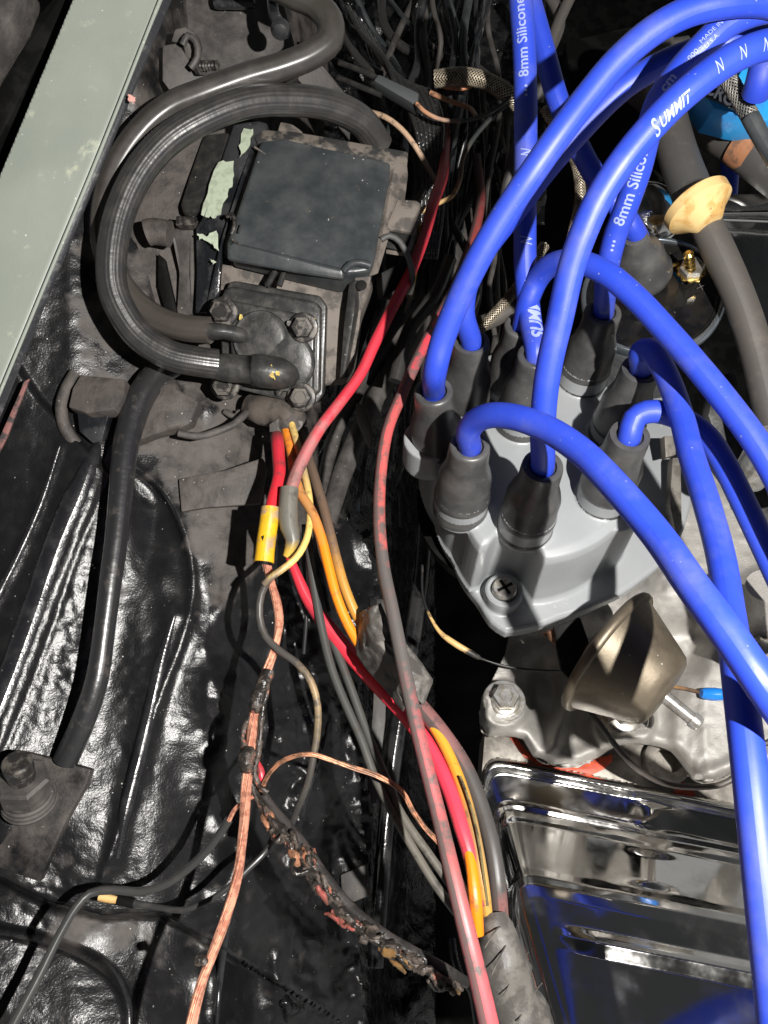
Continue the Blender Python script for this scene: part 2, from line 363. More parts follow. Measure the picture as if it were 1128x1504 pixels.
m_alu = mat('cast_aluminium', (.42, .405, .38), (.33, .315, .29), rough=.5, rough2=.62, metal=.5, scale=80, lo=.3, hi=.7, bump=.22, bscale=2200, bump2=.12, b2scale=500, speck=.7)
m_aluflat = mat('machined_aluminium', (.27, .25, .22), (.18, .165, .145), rough=.5, metal=.6, scale=150, bump=.06)
m_chrome = mat('chrome', (.80, .79, .77), (.66, .65, .63), rough=.07, rough2=.26, metal=1, scale=55, lo=.42, hi=.8, bump2=.05, b2scale=45, speck=.8)
m_gasket = mat('orange_gasket', (.62, .075, .025), (.40, .06, .03), rough=.5, scale=300, bump=.1)
m_zinc = mat('zinc', (.62, .61, .58), (.45, .42, .36), rough=.28, metal=.85, scale=300, bump=.05)
m_brass = mat('brass', (.75, .52, .16), (.5, .36, .12), rough=.25, metal=1, scale=300, bump=.05)
m_canister = mat('bronzed_steel', (.115, .094, .066), (.165, .137, .098), rough=.42, rough2=.55, metal=.6, scale=55, lo=.3, hi=.7, bump=.05, bscale=900, c3=(.10, .08, .06), s3=90, lo3=.58, hi3=.72, speck=.5)
m_hoseR = mat('grey_hose', (.062, .058, .054), (.10, .092, .084), rough=.5, rough2=.62, scale=60, bump=.08, bscale=900)
m_tan = mat('tan_plastic', (.66, .46, .20), (.52, .31, .10), rough=.5, scale=110, c3=(.22, .12, .05), s3=140, lo3=.60, hi3=.68, bump=.08, speck=.15)
m_rust = mat('rust', (.30, .13, .06), (.16, .08, .045), rough=.8, scale=180, bump=.2)
m_cyan = mat('bright_blue_plastic', (.02, .27, .62), (.03, .20, .5), rough=.3, scale=60)
m_tape = mat('fabric_tape', (.060, .055, .050), (.105, .097, .087), rough=.5, rough2=.66, scale=150, bump=.1, bscale=700, bump2=.4, b2scale=160)
m_tapeB = mat('brown_boot_tape', (.085, .070, .060), (.045, .038, .034), rough=.7, scale=150, bump=.15, bscale=700)
m_copper = mat('copper_strand', (.82, .40, .27), (.50, .22, .15), rough=.34, metal=.55, scale=500, bump=.03)
m_copperD = mat('tarnished_copper', (.50, .24, .14), (.20, .11, .07), rough=.4, metal=.5, scale=300, bump=.08)
m_char = mat('charred_insulation', (.018, .016, .014), (.07, .055, .045), rough=.28, rough2=.6, scale=300, bump=.4, bscale=700, c3=(.30, .11, .07), s3=260, lo3=.60, hi3=.66)
m_yelcrimp = mat('yellow_crimp', (.66, .37, .012), (.50, .28, .02), rough=.42, scale=180, c3=(.30, .22, .15), s3=130, lo3=.52, hi3=.68, bump=.08)
m_coiltop = mat('coil_black', (.006, .006, .007), (.012, .011, .010), rough=.10, rough2=.2, scale=90, bump2=.25, b2scale=60, speck=.5)
m_white = mat('white_print', (.25, .30, .52), (.15, .19, .46), rough=.5, scale=900, lo=.55, hi=.7)
m_label = mat('label_black', (.010, .03, .035), rough=.3)
m_red = mat('red_spot', (.7, .05, .02), rough=.4)
m_blue = mat('blue_silicone', (.016, .046, .43), (.024, .056, .46), rough=.42, rough2=.52, scale=40, lo=.3, hi=.7, bump=.02, bscale=700, c3=(.085, .10, .32), s3=45, lo3=.48, hi3=.82, speck=.25, spec=.5)

# ---------------------------------------------------------------- the setting: floor of the bay, panels, rail
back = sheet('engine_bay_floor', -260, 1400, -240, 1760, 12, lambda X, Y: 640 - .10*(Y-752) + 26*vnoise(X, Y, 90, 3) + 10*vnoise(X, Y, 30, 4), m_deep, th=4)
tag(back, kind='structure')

def railx(Y): return 247 - Y*(247/595.0)
XC = np.array([-80, 0, 100, 200, 300, 400, 520]); YC = np.array([-60, 300, 600, 900, 1200, 1560])
DC = np.array([[275, 275, 278, 284, 345, 372, 430], [278, 280, 290, 308, 330, 362, 470], [282, 288, 292, 300, 304, 322, 390],
               [282, 285, 291, 296, 302, 312, 338], [281, 283, 290, 300, 312, 328, 366], [300, 302, 304, 308, 320, 350, 400]], float)
def coarse(X, Y):
    fx = np.interp(X, XC, np.arange(len(XC))); fy = np.interp(Y, YC, np.arange(len(YC)))
    x0 = np.clip(fx.astype(int), 0, len(XC)-2); y0 = np.clip(fy.astype(int), 0, len(YC)-2); a = fx-x0; b = fy-y0; a = a*a*(3-2*a)*.5+a*.5
    return (DC[y0, x0]*(1-a)+DC[y0, x0+1]*a)*(1-b) + (DC[y0+1, x0]*(1-a)+DC[y0+1, x0+1]*a)*b
R1 = spl([(150, 655), (128, 720), (95, 800), (55, 915), (20, 1010), (-30, 1130)]); R2 = spl([(88, 655), (60, 740), (25, 820), (0, 870), (-40, 960)])
S1 = [(28, 540), (60, 588), (110, 640), (165, 700), (190, 720)]
ARC = spl([(196, 688), (235, 722), (262, 770), (278, 830), (279, 890), (262, 950), (240, 1010), (212, 1100), (185, 1190), (150, 1300)])
R3 = spl([(256, 905), (240, 960), (224, 1030), (205, 1110), (185, 1190), (172, 1260)])
R4 = spl([(372, 1120), (356, 1230), (338, 1330), (322, 1450), (316, 1540)]); R5 = spl([(480, 1060), (462, 1130), (440, 1200), (432, 1290)])
SH = [(-60, 1255), (20, 1300), (70, 1325), (150, 1345), (235, 1340), (320, 1392), (350, 1410)]
BX = spl([(-60, 1350), (0, 1365), (60, 1378), (120, 1400), (165, 1430), (186, 1470), (190, 1504), (180, 1600)])
def d_inner(X, Y):
    D = coarse(X, Y)
    s = X - railx(np.minimum(Y, 640)); D = D + 0*s
    def ridge(pl, w, amp):
        d, _ = pdist(X, Y, pl); return -amp*np.exp(-(d/w)**2)
    D += ridge(R1, 38, 3.9) + ridge(R2, 10, 1.1) + ridge(R3, 15, 1.7) + ridge([(p[0]+22, p[1]+4) for p in R1], 6, -.8) + ridge(R4, 20, 5) + ridge(R5, 18, 5)
    d, sg = pdist(X, Y, S1); D += -4.5*sstep(-5, 5, d*sg)*np.exp(-(np.maximum(0, d*sg)/170)**2)*(Y > 520)*sstep(230, 190, X)
    d, sg = pdist(X, Y, ARC); inn = sstep(4, -4, -d*sg); D += ridge(ARC, 8, 1.4) + (4.0 - .018*(Y-900) - .035*(X-200))*inn*sstep(640, 700, Y)*sstep(1330, 1260, Y)*sstep(120, 200, X+ (Y-900)*.25)*sstep(160, 120, d) - 1.6*np.exp(-(((X-238)/17)**2+((Y-850)/26)**2))
    d, sg = pdist(X, Y, SH); D += 16*sstep(-3, 7, d*sg)*np.exp(-(np.maximum(d*sg, 0)/150)**2)
    d, sg = pdist(X, Y, BX); D += -15*sstep(-10, 12, d*sg)
    # frame drop on the right, lumps over the strut tower
    e = 330 + 28*np.sin(Y/95.) + 22*np.sin(Y/41.+1); D += 9*sstep(0, 60, X-e)*sstep(760, 860, Y)
    D += 9*vnoise(X, Y, 60, 1)*sstep(230, 330, X)*sstep(700, 820, Y) + 1.5*vnoise(X, Y, 26, 2)*sstep(270, 340, X) + .25*vnoise(X, Y, 30, 2) + .25*vnoise(X, Y, 9, 6)
    D += (3.0*vnoise(X, Y, 13, 8)+1.6*vnoise(X, Y, 7, 18))*sstep(385, 430, X)*sstep(800, 880, Y) + .9*vnoise(X, Y, 8, 9)*np.exp(-(((X-110+(Y-950)*.3)/42)**2+((Y-950)/120)**2)) + .9*vnoise(X, Y, 9, 19)*np.exp(-(((X-205)/34)**2+((Y-1040)/90)**2)) + .8*vnoise(X, Y, 8, 29)*np.exp(-(((X-320)/40)**2+((Y-1050)/150)**2)) + .8*vnoise(X, Y, 8, 39)*np.exp(-(((X-60)/60)**2+((Y-1300)/60)**2))
    return D
def dust_lift_map(X, Y):
    pl = [(118, 400), (150, 250), (215, 90), (262, -60), (700, -60), (700, 740), (430, 800), (385, 850), (330, 900), (292, 905), (282, 820), (262, 745), (215, 690), (172, 668), (112, 600), (92, 520)]
    d, _ = pdist(X, Y, pl+[pl[0]]); sd = np.where(inpoly(X, Y, pl), d, -d) + 46*vnoise(X, Y, 26, 11) + 16*vnoise(X, Y, 9, 15)
    a = sstep(-22, 26, sd)*(.50 + .5*vnoise(X, Y, 38, 12) + .25*vnoise(X, Y, 14, 13))
    a += .42*np.exp(-(((X-300)/26)**2+((Y-705)/14)**2))*0
    low = np.exp(-(((X-170)/110)**2 + ((Y-1370)/34)**2))*.34 + .10*np.exp(-(((X-60)/50)**2+((Y-1190)/50)**2))
    return .15 + .10*sstep(1100, 1300, Y) + a*1.0 + low + .22*vnoise(X, Y, 20, 14)  # real dust, plus lower-left terms that brighten the dim end through its colour
inner = sheet('inner_fender', -60, 560, -30, 1540, 4, d_inner, m_under,
      mask=lambda X, Y: (X > railx(Y) - 34) & (X < 478 + 62*sstep(700, 820, Y) + 9*np.sin(Y/60.)) , attrs={'dust_lift': dust_lift_map}, th=1.5)
tag(inner, kind='structure')
m_rib = mat('rib_paint', (.012, .012, .014), (.03, .03, .032), rough=.24, rough2=.36, scale=150, lo=.4, hi=.8, bump=.10, bscale=800, bump2=.18, b2scale=260, speck=.5, spec=.8)
def rib(pl, w, lift_):
    pts = []
    n = len(pl)
    for i, (x, y) in enumerate(pl):
        dd = float(d_inner(np.array([[float(x)]]), np.array([[float(y)]]))[0, 0]); ww = w*(.35+.65*min(1, min(i, n-1-i)/3.)) ; pts.append((x, y, dd + ww/2*dd/F - lift_*min(1, .3+min(i, n-1-i)/3.), ww))
    return tag(tube('fender_rib', pts, m_rib, seg=28), kind='structure')
rib([(x-8, y) for x, y in R1[::2]]+[(-60, 1180)], 44, 1.6); rib([(x, y) for x, y in R3[::2]], 22, 1.3); rib([(x, y) for x, y in R2[::2]], 11, .7)
rib([(352, 1250), (345, 1290), (338, 1330), (330, 1380), (322, 1450), (316, 1530)], 16, 1.2); rib([(482, 1060), (472, 1100), (456, 1140), (446, 1180), (438, 1230)], 20, 1.4); rib([(150, 1408), (172, 1436), (186, 1470), (190, 1504), (186, 1560)], 18, 1.2)
# paint scraped to pink at the panel corner, small chips
def chip(parent, pts, d, m, name='paint_chip', amp=2.2, th=.25):
    return slab(name, rough_poly(pts, d, amp, 4), th, m, parent, bevel=0)

# fender rail
fr = thing('fender_rail', 'grey green painted steel rail running diagonally down the upper left edge', 'fender rail', P(60, 250, 272))
def d_rail(X, Y):
    s = (railx(Y) - X); return 268 + .012*s + 1.2*sstep(16, 4, s) + 22*sstep(142, 172, s) + .5*vnoise(X, Y, 60, 5)
sheet('painted_flange', -100, 260, -40, 640, 3, d_rail, m_green, outline=[(railx(-40)-8, -40), (railx(660)-8, 660), (railx(660)-140, 660), (railx(-40)-140, -40)], parent=fr, th=1.6)
tube('rolled_edge', [(247-4, -20, 267), (150, 215, 267), (60, 432, 267), (-8, 596, 267)], m_green, w=5, parent=fr, seg=10)
slab('edge_flange', [(240, -22, 269), (262, -22, 271), (160, 225, 272), (72, 437, 272), (-10, 640, 273), (-30, 640, 272), (-12, 600, 269), (60, 430, 269), (150, 212, 269)], 12, m_edge, fr, bevel=.5)
for q in [[(188, 140), (201, 143), (197, 152), (190, 150)]]: chip(fr, q, 266.5, mat('pink_primer', (.62, .33, .28), rough=.6, scale=300))
slab('pinch_seam', [(36, 560, 273), (43, 556, 273), (10, 642, 274), (-14, 690, 275), (-20, 686, 275)], 1.2, mat('scraped_red_paint', (.22, .10, .09), (.05, .04, .04), rough=.6, scale=250), fr, bevel=.2)
ft = slab('outer_fender', [(-120, -30, 262), (40, -30, 262), (20, 20, 262), (-26, 96, 262), (-90, 210, 262), (-160, 330, 262)], 14, m_flat, None, bevel=3)
tag(ft, 'dark grey fender skin in the top left corner beside the green rail', 'fender')
wp = slab('rubber_seal', [(100, -30, 285), (114, -30, 285), (60, 85, 285), (-10, 222, 285), (-60, 320, 285), (-90, 320, 285), (-60, 200, 285), (20, 60, 285)], 14, m_deep, None, bevel=2)
tag(wp, 'black strip in the gap between outer fender and green rail', 'seal')

# firewall and upper background panels
fw = sheet('firewall', 380, 800, -40, 330, 5, lambda X, Y: 470 - .10*Y + 9*vnoise(X, Y, 34, 21) + 5*vnoise(X, Y, 13, 22) - 18*sstep(0, 14, (X-520)*.55-(Y-120)+60)*sstep(230, 150, Y), m_tar, th=2)
tag(fw, kind='structure')
cowl = thing('cowl_bracket', 'black dusty hinge panel behind the upper hose bend', 'panel', P(350, 60, 335))
slab('panel', [(262, -30, 330), (408, -30, 334), (432, 60, 338), (440, 110, 340), (330, 140, 336), (290, 100, 333), (252, 60, 330)], 10, m_flat, cowl, bevel=1.5)
slab('ledge', [(310, -8, 322), (372, -8, 322), (376, 12, 324), (312, 12, 324)], 6, m_gloss, cowl, bevel=2)
slab('side_flange', [(440, 60, 345), (476, 100, 352), (520, 150, 366), (514, 210, 372), (470, 150, 360), (438, 118, 350)], 5, m_flat, cowl, bevel=1)
# ---------------------------------------------------------------- inner chasm: frame, shafts, tar
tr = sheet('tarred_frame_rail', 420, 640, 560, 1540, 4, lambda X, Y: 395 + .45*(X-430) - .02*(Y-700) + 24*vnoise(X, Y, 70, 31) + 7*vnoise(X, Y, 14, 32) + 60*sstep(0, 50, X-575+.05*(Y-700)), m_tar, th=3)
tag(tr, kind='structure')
ps = tube('steel_pipe', [(628, 700, 395, 24), (618, 850, 390), (596, 1000, 385), (575, 1140, 382), (560, 1300, 380), (552, 1420, 380)], mat('glossy_pipe', (.012, .012, .013), (.03, .03, .03), rough=.16, scale=100, bump=.1), w=25, seg=20)
tag(ps, 'shiny black steel pipe dropping into the dark gap beside the red wires', 'pipe')
st = slab('steel_strap', [(553, 880, 388), (572, 880, 388), (566, 1060, 384), (552, 1180, 380), (536, 1180, 380), (548, 1040, 384)], 2.5, m_flat, None, bevel=.4)
tag(st, 'flat grey strap hanging behind the wires in the dark centre gap', 'strap')
p2 = tube('steering_shaft', [(700, 300, 430, 40), (640, 430, 410, 34), (590, 520, 392, 30), (545, 600, 375, 30), (505, 690, 362, 30), (480, 770, 352, 28)], m_flat, seg=20)
tag(p2, 'dusty grey round shaft crossing below the red main cable', 'shaft')
p3 = tube('vacuum_pipe', [(655, 330, 420), (620, 420, 405), (560, 520, 390), (500, 620, 372), (484, 668, 365), (468, 740, 356)], m_flat, w=20, seg=16)
tag(p3, 'thin dusty grey pipe left of the thick shaft', 'pipe')
br = slab('bent_bracket', [(522, 592, 352), (536, 600, 350), (545, 640, 348), (543, 662, 350), (536, 648, 352), (524, 620, 356)], 1.6, m_flat, None, bevel=.4)
tag(br, 'small curved metal tab under the red main cable', 'bracket')
ob = slab('frame_bracket', [(500, 1285, 375), (540, 1268, 375), (545, 1315, 375), (520, 1325, 375), (502, 1318, 375)], 3, m_flat, None, bevel=.8)
tag(ob, 'grey frame bracket low in the gap behind the charred harness', 'bracket')

# ---------------------------------------------------------------- dusty plates under the coil box
plates = [('mounting_plate', 'dusty brown mounting plate behind the black hoses', [(178, 250, 305), (262, 200, 307), (330, 180, 310), (330, 470, 310), (262, 480, 308), (200, 430, 307), (170, 340, 305)], 4, m_dusty),
 ('lower_plate', 'dusty brown plate with a raised lip below the four bolt valve', [(262, 703, 299), (330, 690, 299), (386, 672, 300), (392, 690, 300), (382, 740, 300), (300, 746, 300), (266, 752, 299)], 3, m_dusty)]
for n, l, pl, th, mm in plates:
    tag(slab(n, pl, th, mm, None, bevel=.8), l, 'plate')
hb = thing('hood_hinge_bracket', 'dusty hinge bracket with a threaded stud beside the top of the green rail', 'bracket', P(280, 110, 300))
slab('arm', [(238, 66, 300), (262, 62, 300), (276, 84, 302), (308, 112, 306), (300, 150, 308), (262, 152, 306), (238, 118, 302)], 7, m_flat, hb, bevel=1.2)
slab('hook', [(256, 42, 298), (272, 38, 298), (286, 48, 299), (292, 66, 300), (284, 90, 302), (272, 84, 302), (268, 64, 300), (250, 62, 300)], 8, m_flat, hb, bevel=1.2)
tube('spring_clip', [(268, 66, 296), (276, 52, 295), (288, 62, 296), (290, 84, 297), (280, 100, 298)], m_flat, w=10, parent=hb)
def stud(parent, a, b, w, m, n=7, name='threaded_stud'):
    A = P(*a); B = P(*b); ax = B-A; L = ax.length*1000; r = w/2*a[2]/F; pr = [(r*.6, 0), (r*.92, L*.03)]
    for i in range(n): pr += [(r, L*(.05+.85*i/n)), (r*.8, L*(.05+.85*(i+.5)/n))]
    pr += [(r*.95, L*.93), (r*.5, L)]
    return lathe(name, A, ax, pr, m, parent, 20)
stud(hb, (290, 97, 300), (322, 96, 297), 15, m_bolt, 6)
tube('nut_collar', [(291, 97, 301), (297, 97, 300)], m_flat, w=26, parent=hb, seg=6)
cv = thing('small_vent_pipe', 'short glossy black hooked pipe at the top edge', 'pipe', P(408, 20, 300))
tube('pipe', [(398, -30, 305), (400, 0, 302), (403, 22, 300), (411, 38, 299), (412, 47, 300)], m_gloss, w=17, parent=cv); lathe('end', P(412, 44, 298), CW((0, -.6, .4)), [(3.6, -2), (3.9, 0), (3, 2), (1, 2.6)], m_gloss, cv, 20)

# ---------------------------------------------------------------- coil box
cb = thing('ignition_module_box', 'black plastic box with dusty brown flanks under the hose loop', 'module box', P(470, 420, 310))
TL, TR, BR, BL = (378, 205, 298), (592, 236, 301), (552, 392, 287), (335, 350, 284)
top = [(383, 206, 297), (420, 203, 297), (574, 238, 299), (572, 262, 298), (549, 386, 288), (541, 398, 287), (522, 400, 286.5), (500, 402, 286), (340, 362, 284.5), (334, 352, 285), (340, 335, 286)]
slab('lid', top, 15, m_boxtop, cb, bevel=1.6, segs=3)
slab('lid_rim', [(372, 199, 301), (388, 190, 302), (430, 192, 303), (600, 222, 305), (599, 238, 304), (576, 246, 301), (420, 208, 300), (378, 210, 300)], 10, m_boxlip, cb, bevel=1)
slab('lid_front_lip', [(333, 352, 284.6), (345, 356, 284.2), (505, 394, 285.6), (506, 412, 287), (428, 400, 286.6), (332, 382, 286)], 5, m_boxtop, cb, bevel=1.7, segs=3)
slab('housing_front', [(392, 392, 300), (430, 398, 300), (515, 410, 298), (540, 400, 298), (546, 420, 300), (527, 470, 303), (518, 545, 307), (506, 565, 308), (466, 568, 308), (440, 500, 305), (400, 430, 302)], 24, m_boxdirt, cb, bevel=2.2, segs=3)
slab('housing_back', [(322, 372, 301), (392, 384, 301), (420, 440, 303), (330, 440, 303), (318, 420, 303)], 20, m_boxdirt, cb, bevel=2)
slab('side_wall', [(598, 232, 304), (600, 258, 305), (596, 292, 303), (572, 350, 298), (556, 402, 293), (550, 404, 291), (556, 380, 290), (576, 262, 300), (580, 242, 302)], 22, m_boxdirt, cb, bevel=.9)
slab('corner_post', [(512, 416, 291), (524, 410, 289), (520, 460, 293), (506, 555, 301), (498, 558, 301), (504, 480, 296)], 6, m_valve, cb, bevel=2.2)
lug = slab('mounting_ear', [(522, 405, 290), (546, 406, 291), (544, 416, 293), (532, 450, 297), (528, 478, 300), (518, 545, 303), (508, 550, 303), (514, 470, 298), (520, 430, 293)], 5, m_boxdirt, cb, bevel=.8)
lathe('ear_hole', P(531, 419, 289.0), P(0, 0, 1)-P(564, 752, 300), [(1.9, -.4), (2.0, 0), (1.6, .15)], m_deep, cb, 20)
tube('dent_curl', [(505, 398, 286), (515, 388, 285), (530, 386, 285), (543, 390, 286)], m_boxtop, w=11, parent=cb)
for a, b in (((374, 216, 296.4), (390, 227, 295.6)), ((341, 352, 283.8), (355, 361, 283.6)), ((350, 342, 284), (354, 330, 284.6))):
    tube('lid_clip', [a, b], m_boxlip, w=3.2, parent=cb, seg=8)
tube('lid_clip', [(333, 318, 288), (341, 314, 287), (345, 330, 286), (340, 344, 286)], m_bolt, w=6, parent=cb, seg=10)
slab('bracket_tab', [(408, 190, 303), (412, 178, 305), (430, 182, 305), (446, 194, 304)], 4, m_boxdirt, cb, bevel=.8)
for i in (0, 1): tube('stay', [(404+14*i, 398, 293), (392+18*i, 420, 293)], m_valve, w=9, parent=cb, seg=8)
sk = thing('connector_socket', 'dusty square plug shell on the right flank of the black box', 'connector', P(595, 320, 300))
slab('shell', [(584, 292, 300), (612, 294, 301), (619, 299, 301), (617, 318, 300), (609, 342, 298), (575, 337, 297), (566, 335, 297)], 3, m_boxdirt, sk, bevel=.8)
slab('shell_side', [(609, 340, 298), (617, 320, 300), (619, 298, 301), (616, 325, 302), (604, 372, 300), (596, 378, 300)], 9, m_boxdirt, sk, bevel=.6)
slab('opening', [(564, 338, 297.6), (609, 345, 298.6), (600, 372, 300), (562, 362, 298)], 6, m_deep, sk, bevel=.3)
slab('rear_tab', [(560, 400, 300), (600, 380, 303), (590, 420, 303), (562, 440, 304)], 10, m_deep, sk, bevel=1)
gw = tube('grey_wire', [(560, 352, 293), (572, 346, 293), (588, 356, 294), (600, 380, 296), (606, 408, 300), (602, 430, 306)], wiremat('w_grey', [(0, (.07, .07, .068)), (1, (.05, .05, .05))], rough=.4), w=9)
tag(gw, 'short grey wire curling out of the square plug shell', 'wire')

# painted bracket with chipped mint primer, left of the box
pb = thing('chipped_bracket', 'glossy black bracket with large mint green paint chips left of the box', 'bracket', P(325, 300, 300))
brp = [(345, 176, 303), (362, 172, 303), (392, 180, 304), (398, 198, 304), (380, 204, 302), (372, 220, 300), (340, 318, 294), (328, 352, 292), (324, 400, 294), (322, 428, 296), (304, 458, 298), (286, 460, 299), (288, 400, 297), (287, 335, 294), (298, 318, 293), (325, 236, 298)]
slab('plate', brp, 3, m_gloss, pb, bevel=1.0)
def dbr(x, y): return float(np.interp(y, [180, 220, 318, 352, 400, 460], [302.3, 299.4, 293.2, 291.6, 293.6, 297.6])) - .75
chip(pb, [(358, 190), (372, 190), (366, 214), (354, 230), (350, 214)], dbr, m_chip)
chip(pb, [(320, 236), (345, 238), (344, 262), (335, 282), (324, 316), (312, 320), (296, 316), (306, 286)], dbr, m_chip, amp=2.6)
chip(pb, [(290, 344), (306, 346), (320, 338), (320, 368), (312, 358), (300, 352), (291, 352)], dbr, m_chip)
chip(pb, [(308, 380), (318, 384), (313, 388)], dbr, m_chip, amp=.8)
lb = thing('left_clamp', 'dusty clamp arms with a square nut between the hose loop and chipped bracket', 'clamp', P(280, 330, 300))
slab('upper_block', [(298, 196, 306), (336, 192, 305), (322, 236, 300), (296, 312, 296), (266, 312, 300), (264, 300, 302), (276, 260, 304)], 16, m_valve, lb, bevel=2)
slab('arm', [(254, 334, 300), (284, 332, 298), (284, 400, 300), (286, 462, 304), (258, 466, 306), (262, 400, 303), (252, 350, 300)], 5, m_flat, lb, bevel=1.4)
slab('square_nut', [(258, 316, 294), (286, 318, 293), (285, 331, 293), (257, 331, 294)], 7, m_bolt, lb, bevel=.8)
tube('pin', [(250, 344, 296), (226, 340, 296), (216, 342, 296)], m_dusty, w=38, parent=lb, seg=24)
slab('strut', [(232, 372, 303), (242, 380, 303), (262, 470, 303), (246, 470, 303), (232, 420, 303)], 3, m_deep, lb, bevel=.5)

# ---------------------------------------------------------------- four bolt valve
va = thing('four_bolt_valve', 'square black valve with four hex bolts and two hose stubs', 'valve', P(400, 510, 300))
slab('base', [(336, 414, 296), (345, 412, 296), (470, 434, 297), (480, 448, 297), (476, 580, 303), (466, 592, 303), (330, 566, 302), (326, 440, 297)], 10, m_valve, va, bevel=2.6, segs=3)
slab('cover_rim', [(330, 424, 291.6), (340, 420, 291.4), (462, 442, 292), (472, 452, 292), (470, 575, 298), (460, 584, 298.6), (326, 556, 297.6), (322, 440, 292)], 6, m_valve, va, bevel=1.6, segs=3)
slab('cover', [(320, 446, 288.5), (335, 440, 288), (448, 462, 288.6), (463, 474, 289.2), (460, 575, 294.5), (448, 596, 295.8), (425, 590, 295.6), (350, 572, 295), (322, 575, 295), (314, 560, 294.6), (340, 540, 293), (338, 500, 291)], 5, m_valve, va, bevel=1.2, segs=3)
VN = (P(350, 450, 288.5)-P(450, 470, 289)).cross(P(330, 560, 294)-P(350, 450, 288.5)).normalized(); VN = VN if VN.dot(P(400, 500, 290)) < 0 else -VN
def dome(x, y, d, rpx, h, nm='dome'):
    r = rpx*d/F; lathe(nm, P(x, y, d), VN, [(r, -1), (r, .3), (r*.97, .8), (r*.90, .75), (r*.86, h*.55), (r*.75, h*.8), (r*.5, h*.95), (r*.2, h)], m_valve, va, 36, angle=60)
dome(384, 499, 290, 42, 1.2); dome(420, 532, 291.6, 43, 1.4)
tube('outlet_stub', [(318, 538, 283), (340, 541, 283, 42), (370, 543, 283.5, 42), (372, 543, 283.5, 46), (400, 547, 284.5, 48), (418, 550, 286, 44), (430, 552, 287.5, 30), (434, 553, 289, 12)], m_valve, w=38, parent=va, seg=28)
tube('inlet_stub', [(300, 486, 286, 22), (318, 487, 286, 25), (330, 487, 286.5, 22), (350, 492, 289, 24), (362, 496, 291, 20)], m_valve, w=24, parent=va, seg=24)
for x, y, d in ((328, 458, 287.6), (446, 481, 287.6), (443, 583, 293.6), (331, 566, 293.4)):
    b = lathe('bolt', P(x, y, d), VN, [(5.4, -.4), (5.6, .2), (5.2, .8), (4.2, 1.0), (4.1, 1.01)], m_bolt, va, 30)
    hexbolt(P(x, y, d)+VN*.0007, VN, 4.1, m_bolt, b)
lathe('pin_head', P(410, 576, 294), VN, [(1.5, 0), (1.5, .8), (.8, 1.4)], m_bolt, va, 16)
tube('tiny_boss', [(424, 474, 287.2), (425, 475, 285.8)], m_flat, w=8, parent=va)
for q in ([(452, 462), (464, 468), (461, 478), (455, 470)], [(352, 460), (358, 466), (352, 470)]): chip(va, q, 286.4, m_yellow_spot, 'paint_spot', 1.2, .2)
for q in ([(398, 534), (401, 545), (404, 558), (396, 552)], [(406, 544), (412, 546), (410, 552), (405, 550)]): chip(va, q, 278.6, m_yellow_spot, 'paint_spot', .9, .2)
# taped harness boot below the valve
hbt = thing('taped_harness_boot', 'crumpled brown taped boot where the harness leaves below the valve', 'harness boot', P(410, 610, 300))
tube('boot', [(366, 596, 306, 34), (378, 600, 304, 44), (398, 604, 302, 46), (414, 608, 300, 46), (428, 622, 298, 44), (434, 632, 298, 38)], m_tapeB, parent=hbt, seg=28, lump=.16, lscale=300)
slab('tape_flap', rough_poly([(396, 622), (416, 612), (446, 620), (441, 634), (424, 626), (404, 640), (396, 652)], lambda x, y: 294+.05*(y-620), 1.2, 2), .8, m_tape, hbt, bevel=.15)
# brackets mid left
for n, l, pl, th in (('hose_clip_plate', 'dusty folded metal clip left of the glossy heater hose', [(118, 550, 284), (184, 556, 284), (180, 584, 281), (168, 602, 280), (128, 607, 280), (100, 598, 282), (106, 570, 283)], 7),
                     ('torn_bracket', 'dusty torn steel bracket right of the glossy heater hose', [(214, 566, 294), (258, 556, 294), (262, 572, 290), (292, 590, 292), (280, 622, 291), (262, 628, 288), (226, 638, 289), (196, 650, 289), (196, 600, 292)], 6)):
    o = slab(n, pl, th, m_dusty, None, bevel=1.0); tag(o, l, 'bracket')
o = slab('clip_leg', [(112, 602, 284), (150, 606, 284), (160, 610, 284), (150, 648, 286), (136, 652, 286), (116, 634, 285)], 6, m_gloss, None, bevel=1); tag(o, 'black leg under the dusty folded clip', 'bracket leg')
o = tube('hook_pipe', [(112, 548, 289, 20), (98, 570, 288), (90, 600, 287), (96, 630, 287), (112, 652, 289)], m_dusty, w=18); tag(o, 'dusty curved lip on the panel left of the folded clip', 'pipe')
o = tube('loose_wire', [(262, 636, 290), (290, 641, 291), (318, 634, 292), (345, 622, 295), (362, 606, 299)], m_flat, w=11); tag(o, 'grey wire curving from the torn bracket to the harness boot', 'wire')
o = tube('wire_in_shadow', [(330, 604, 306), (345, 612, 305), (352, 604, 306)], m_flat, w=9); tag(o, 'short loose wire end in shadow under the valve', 'wire')

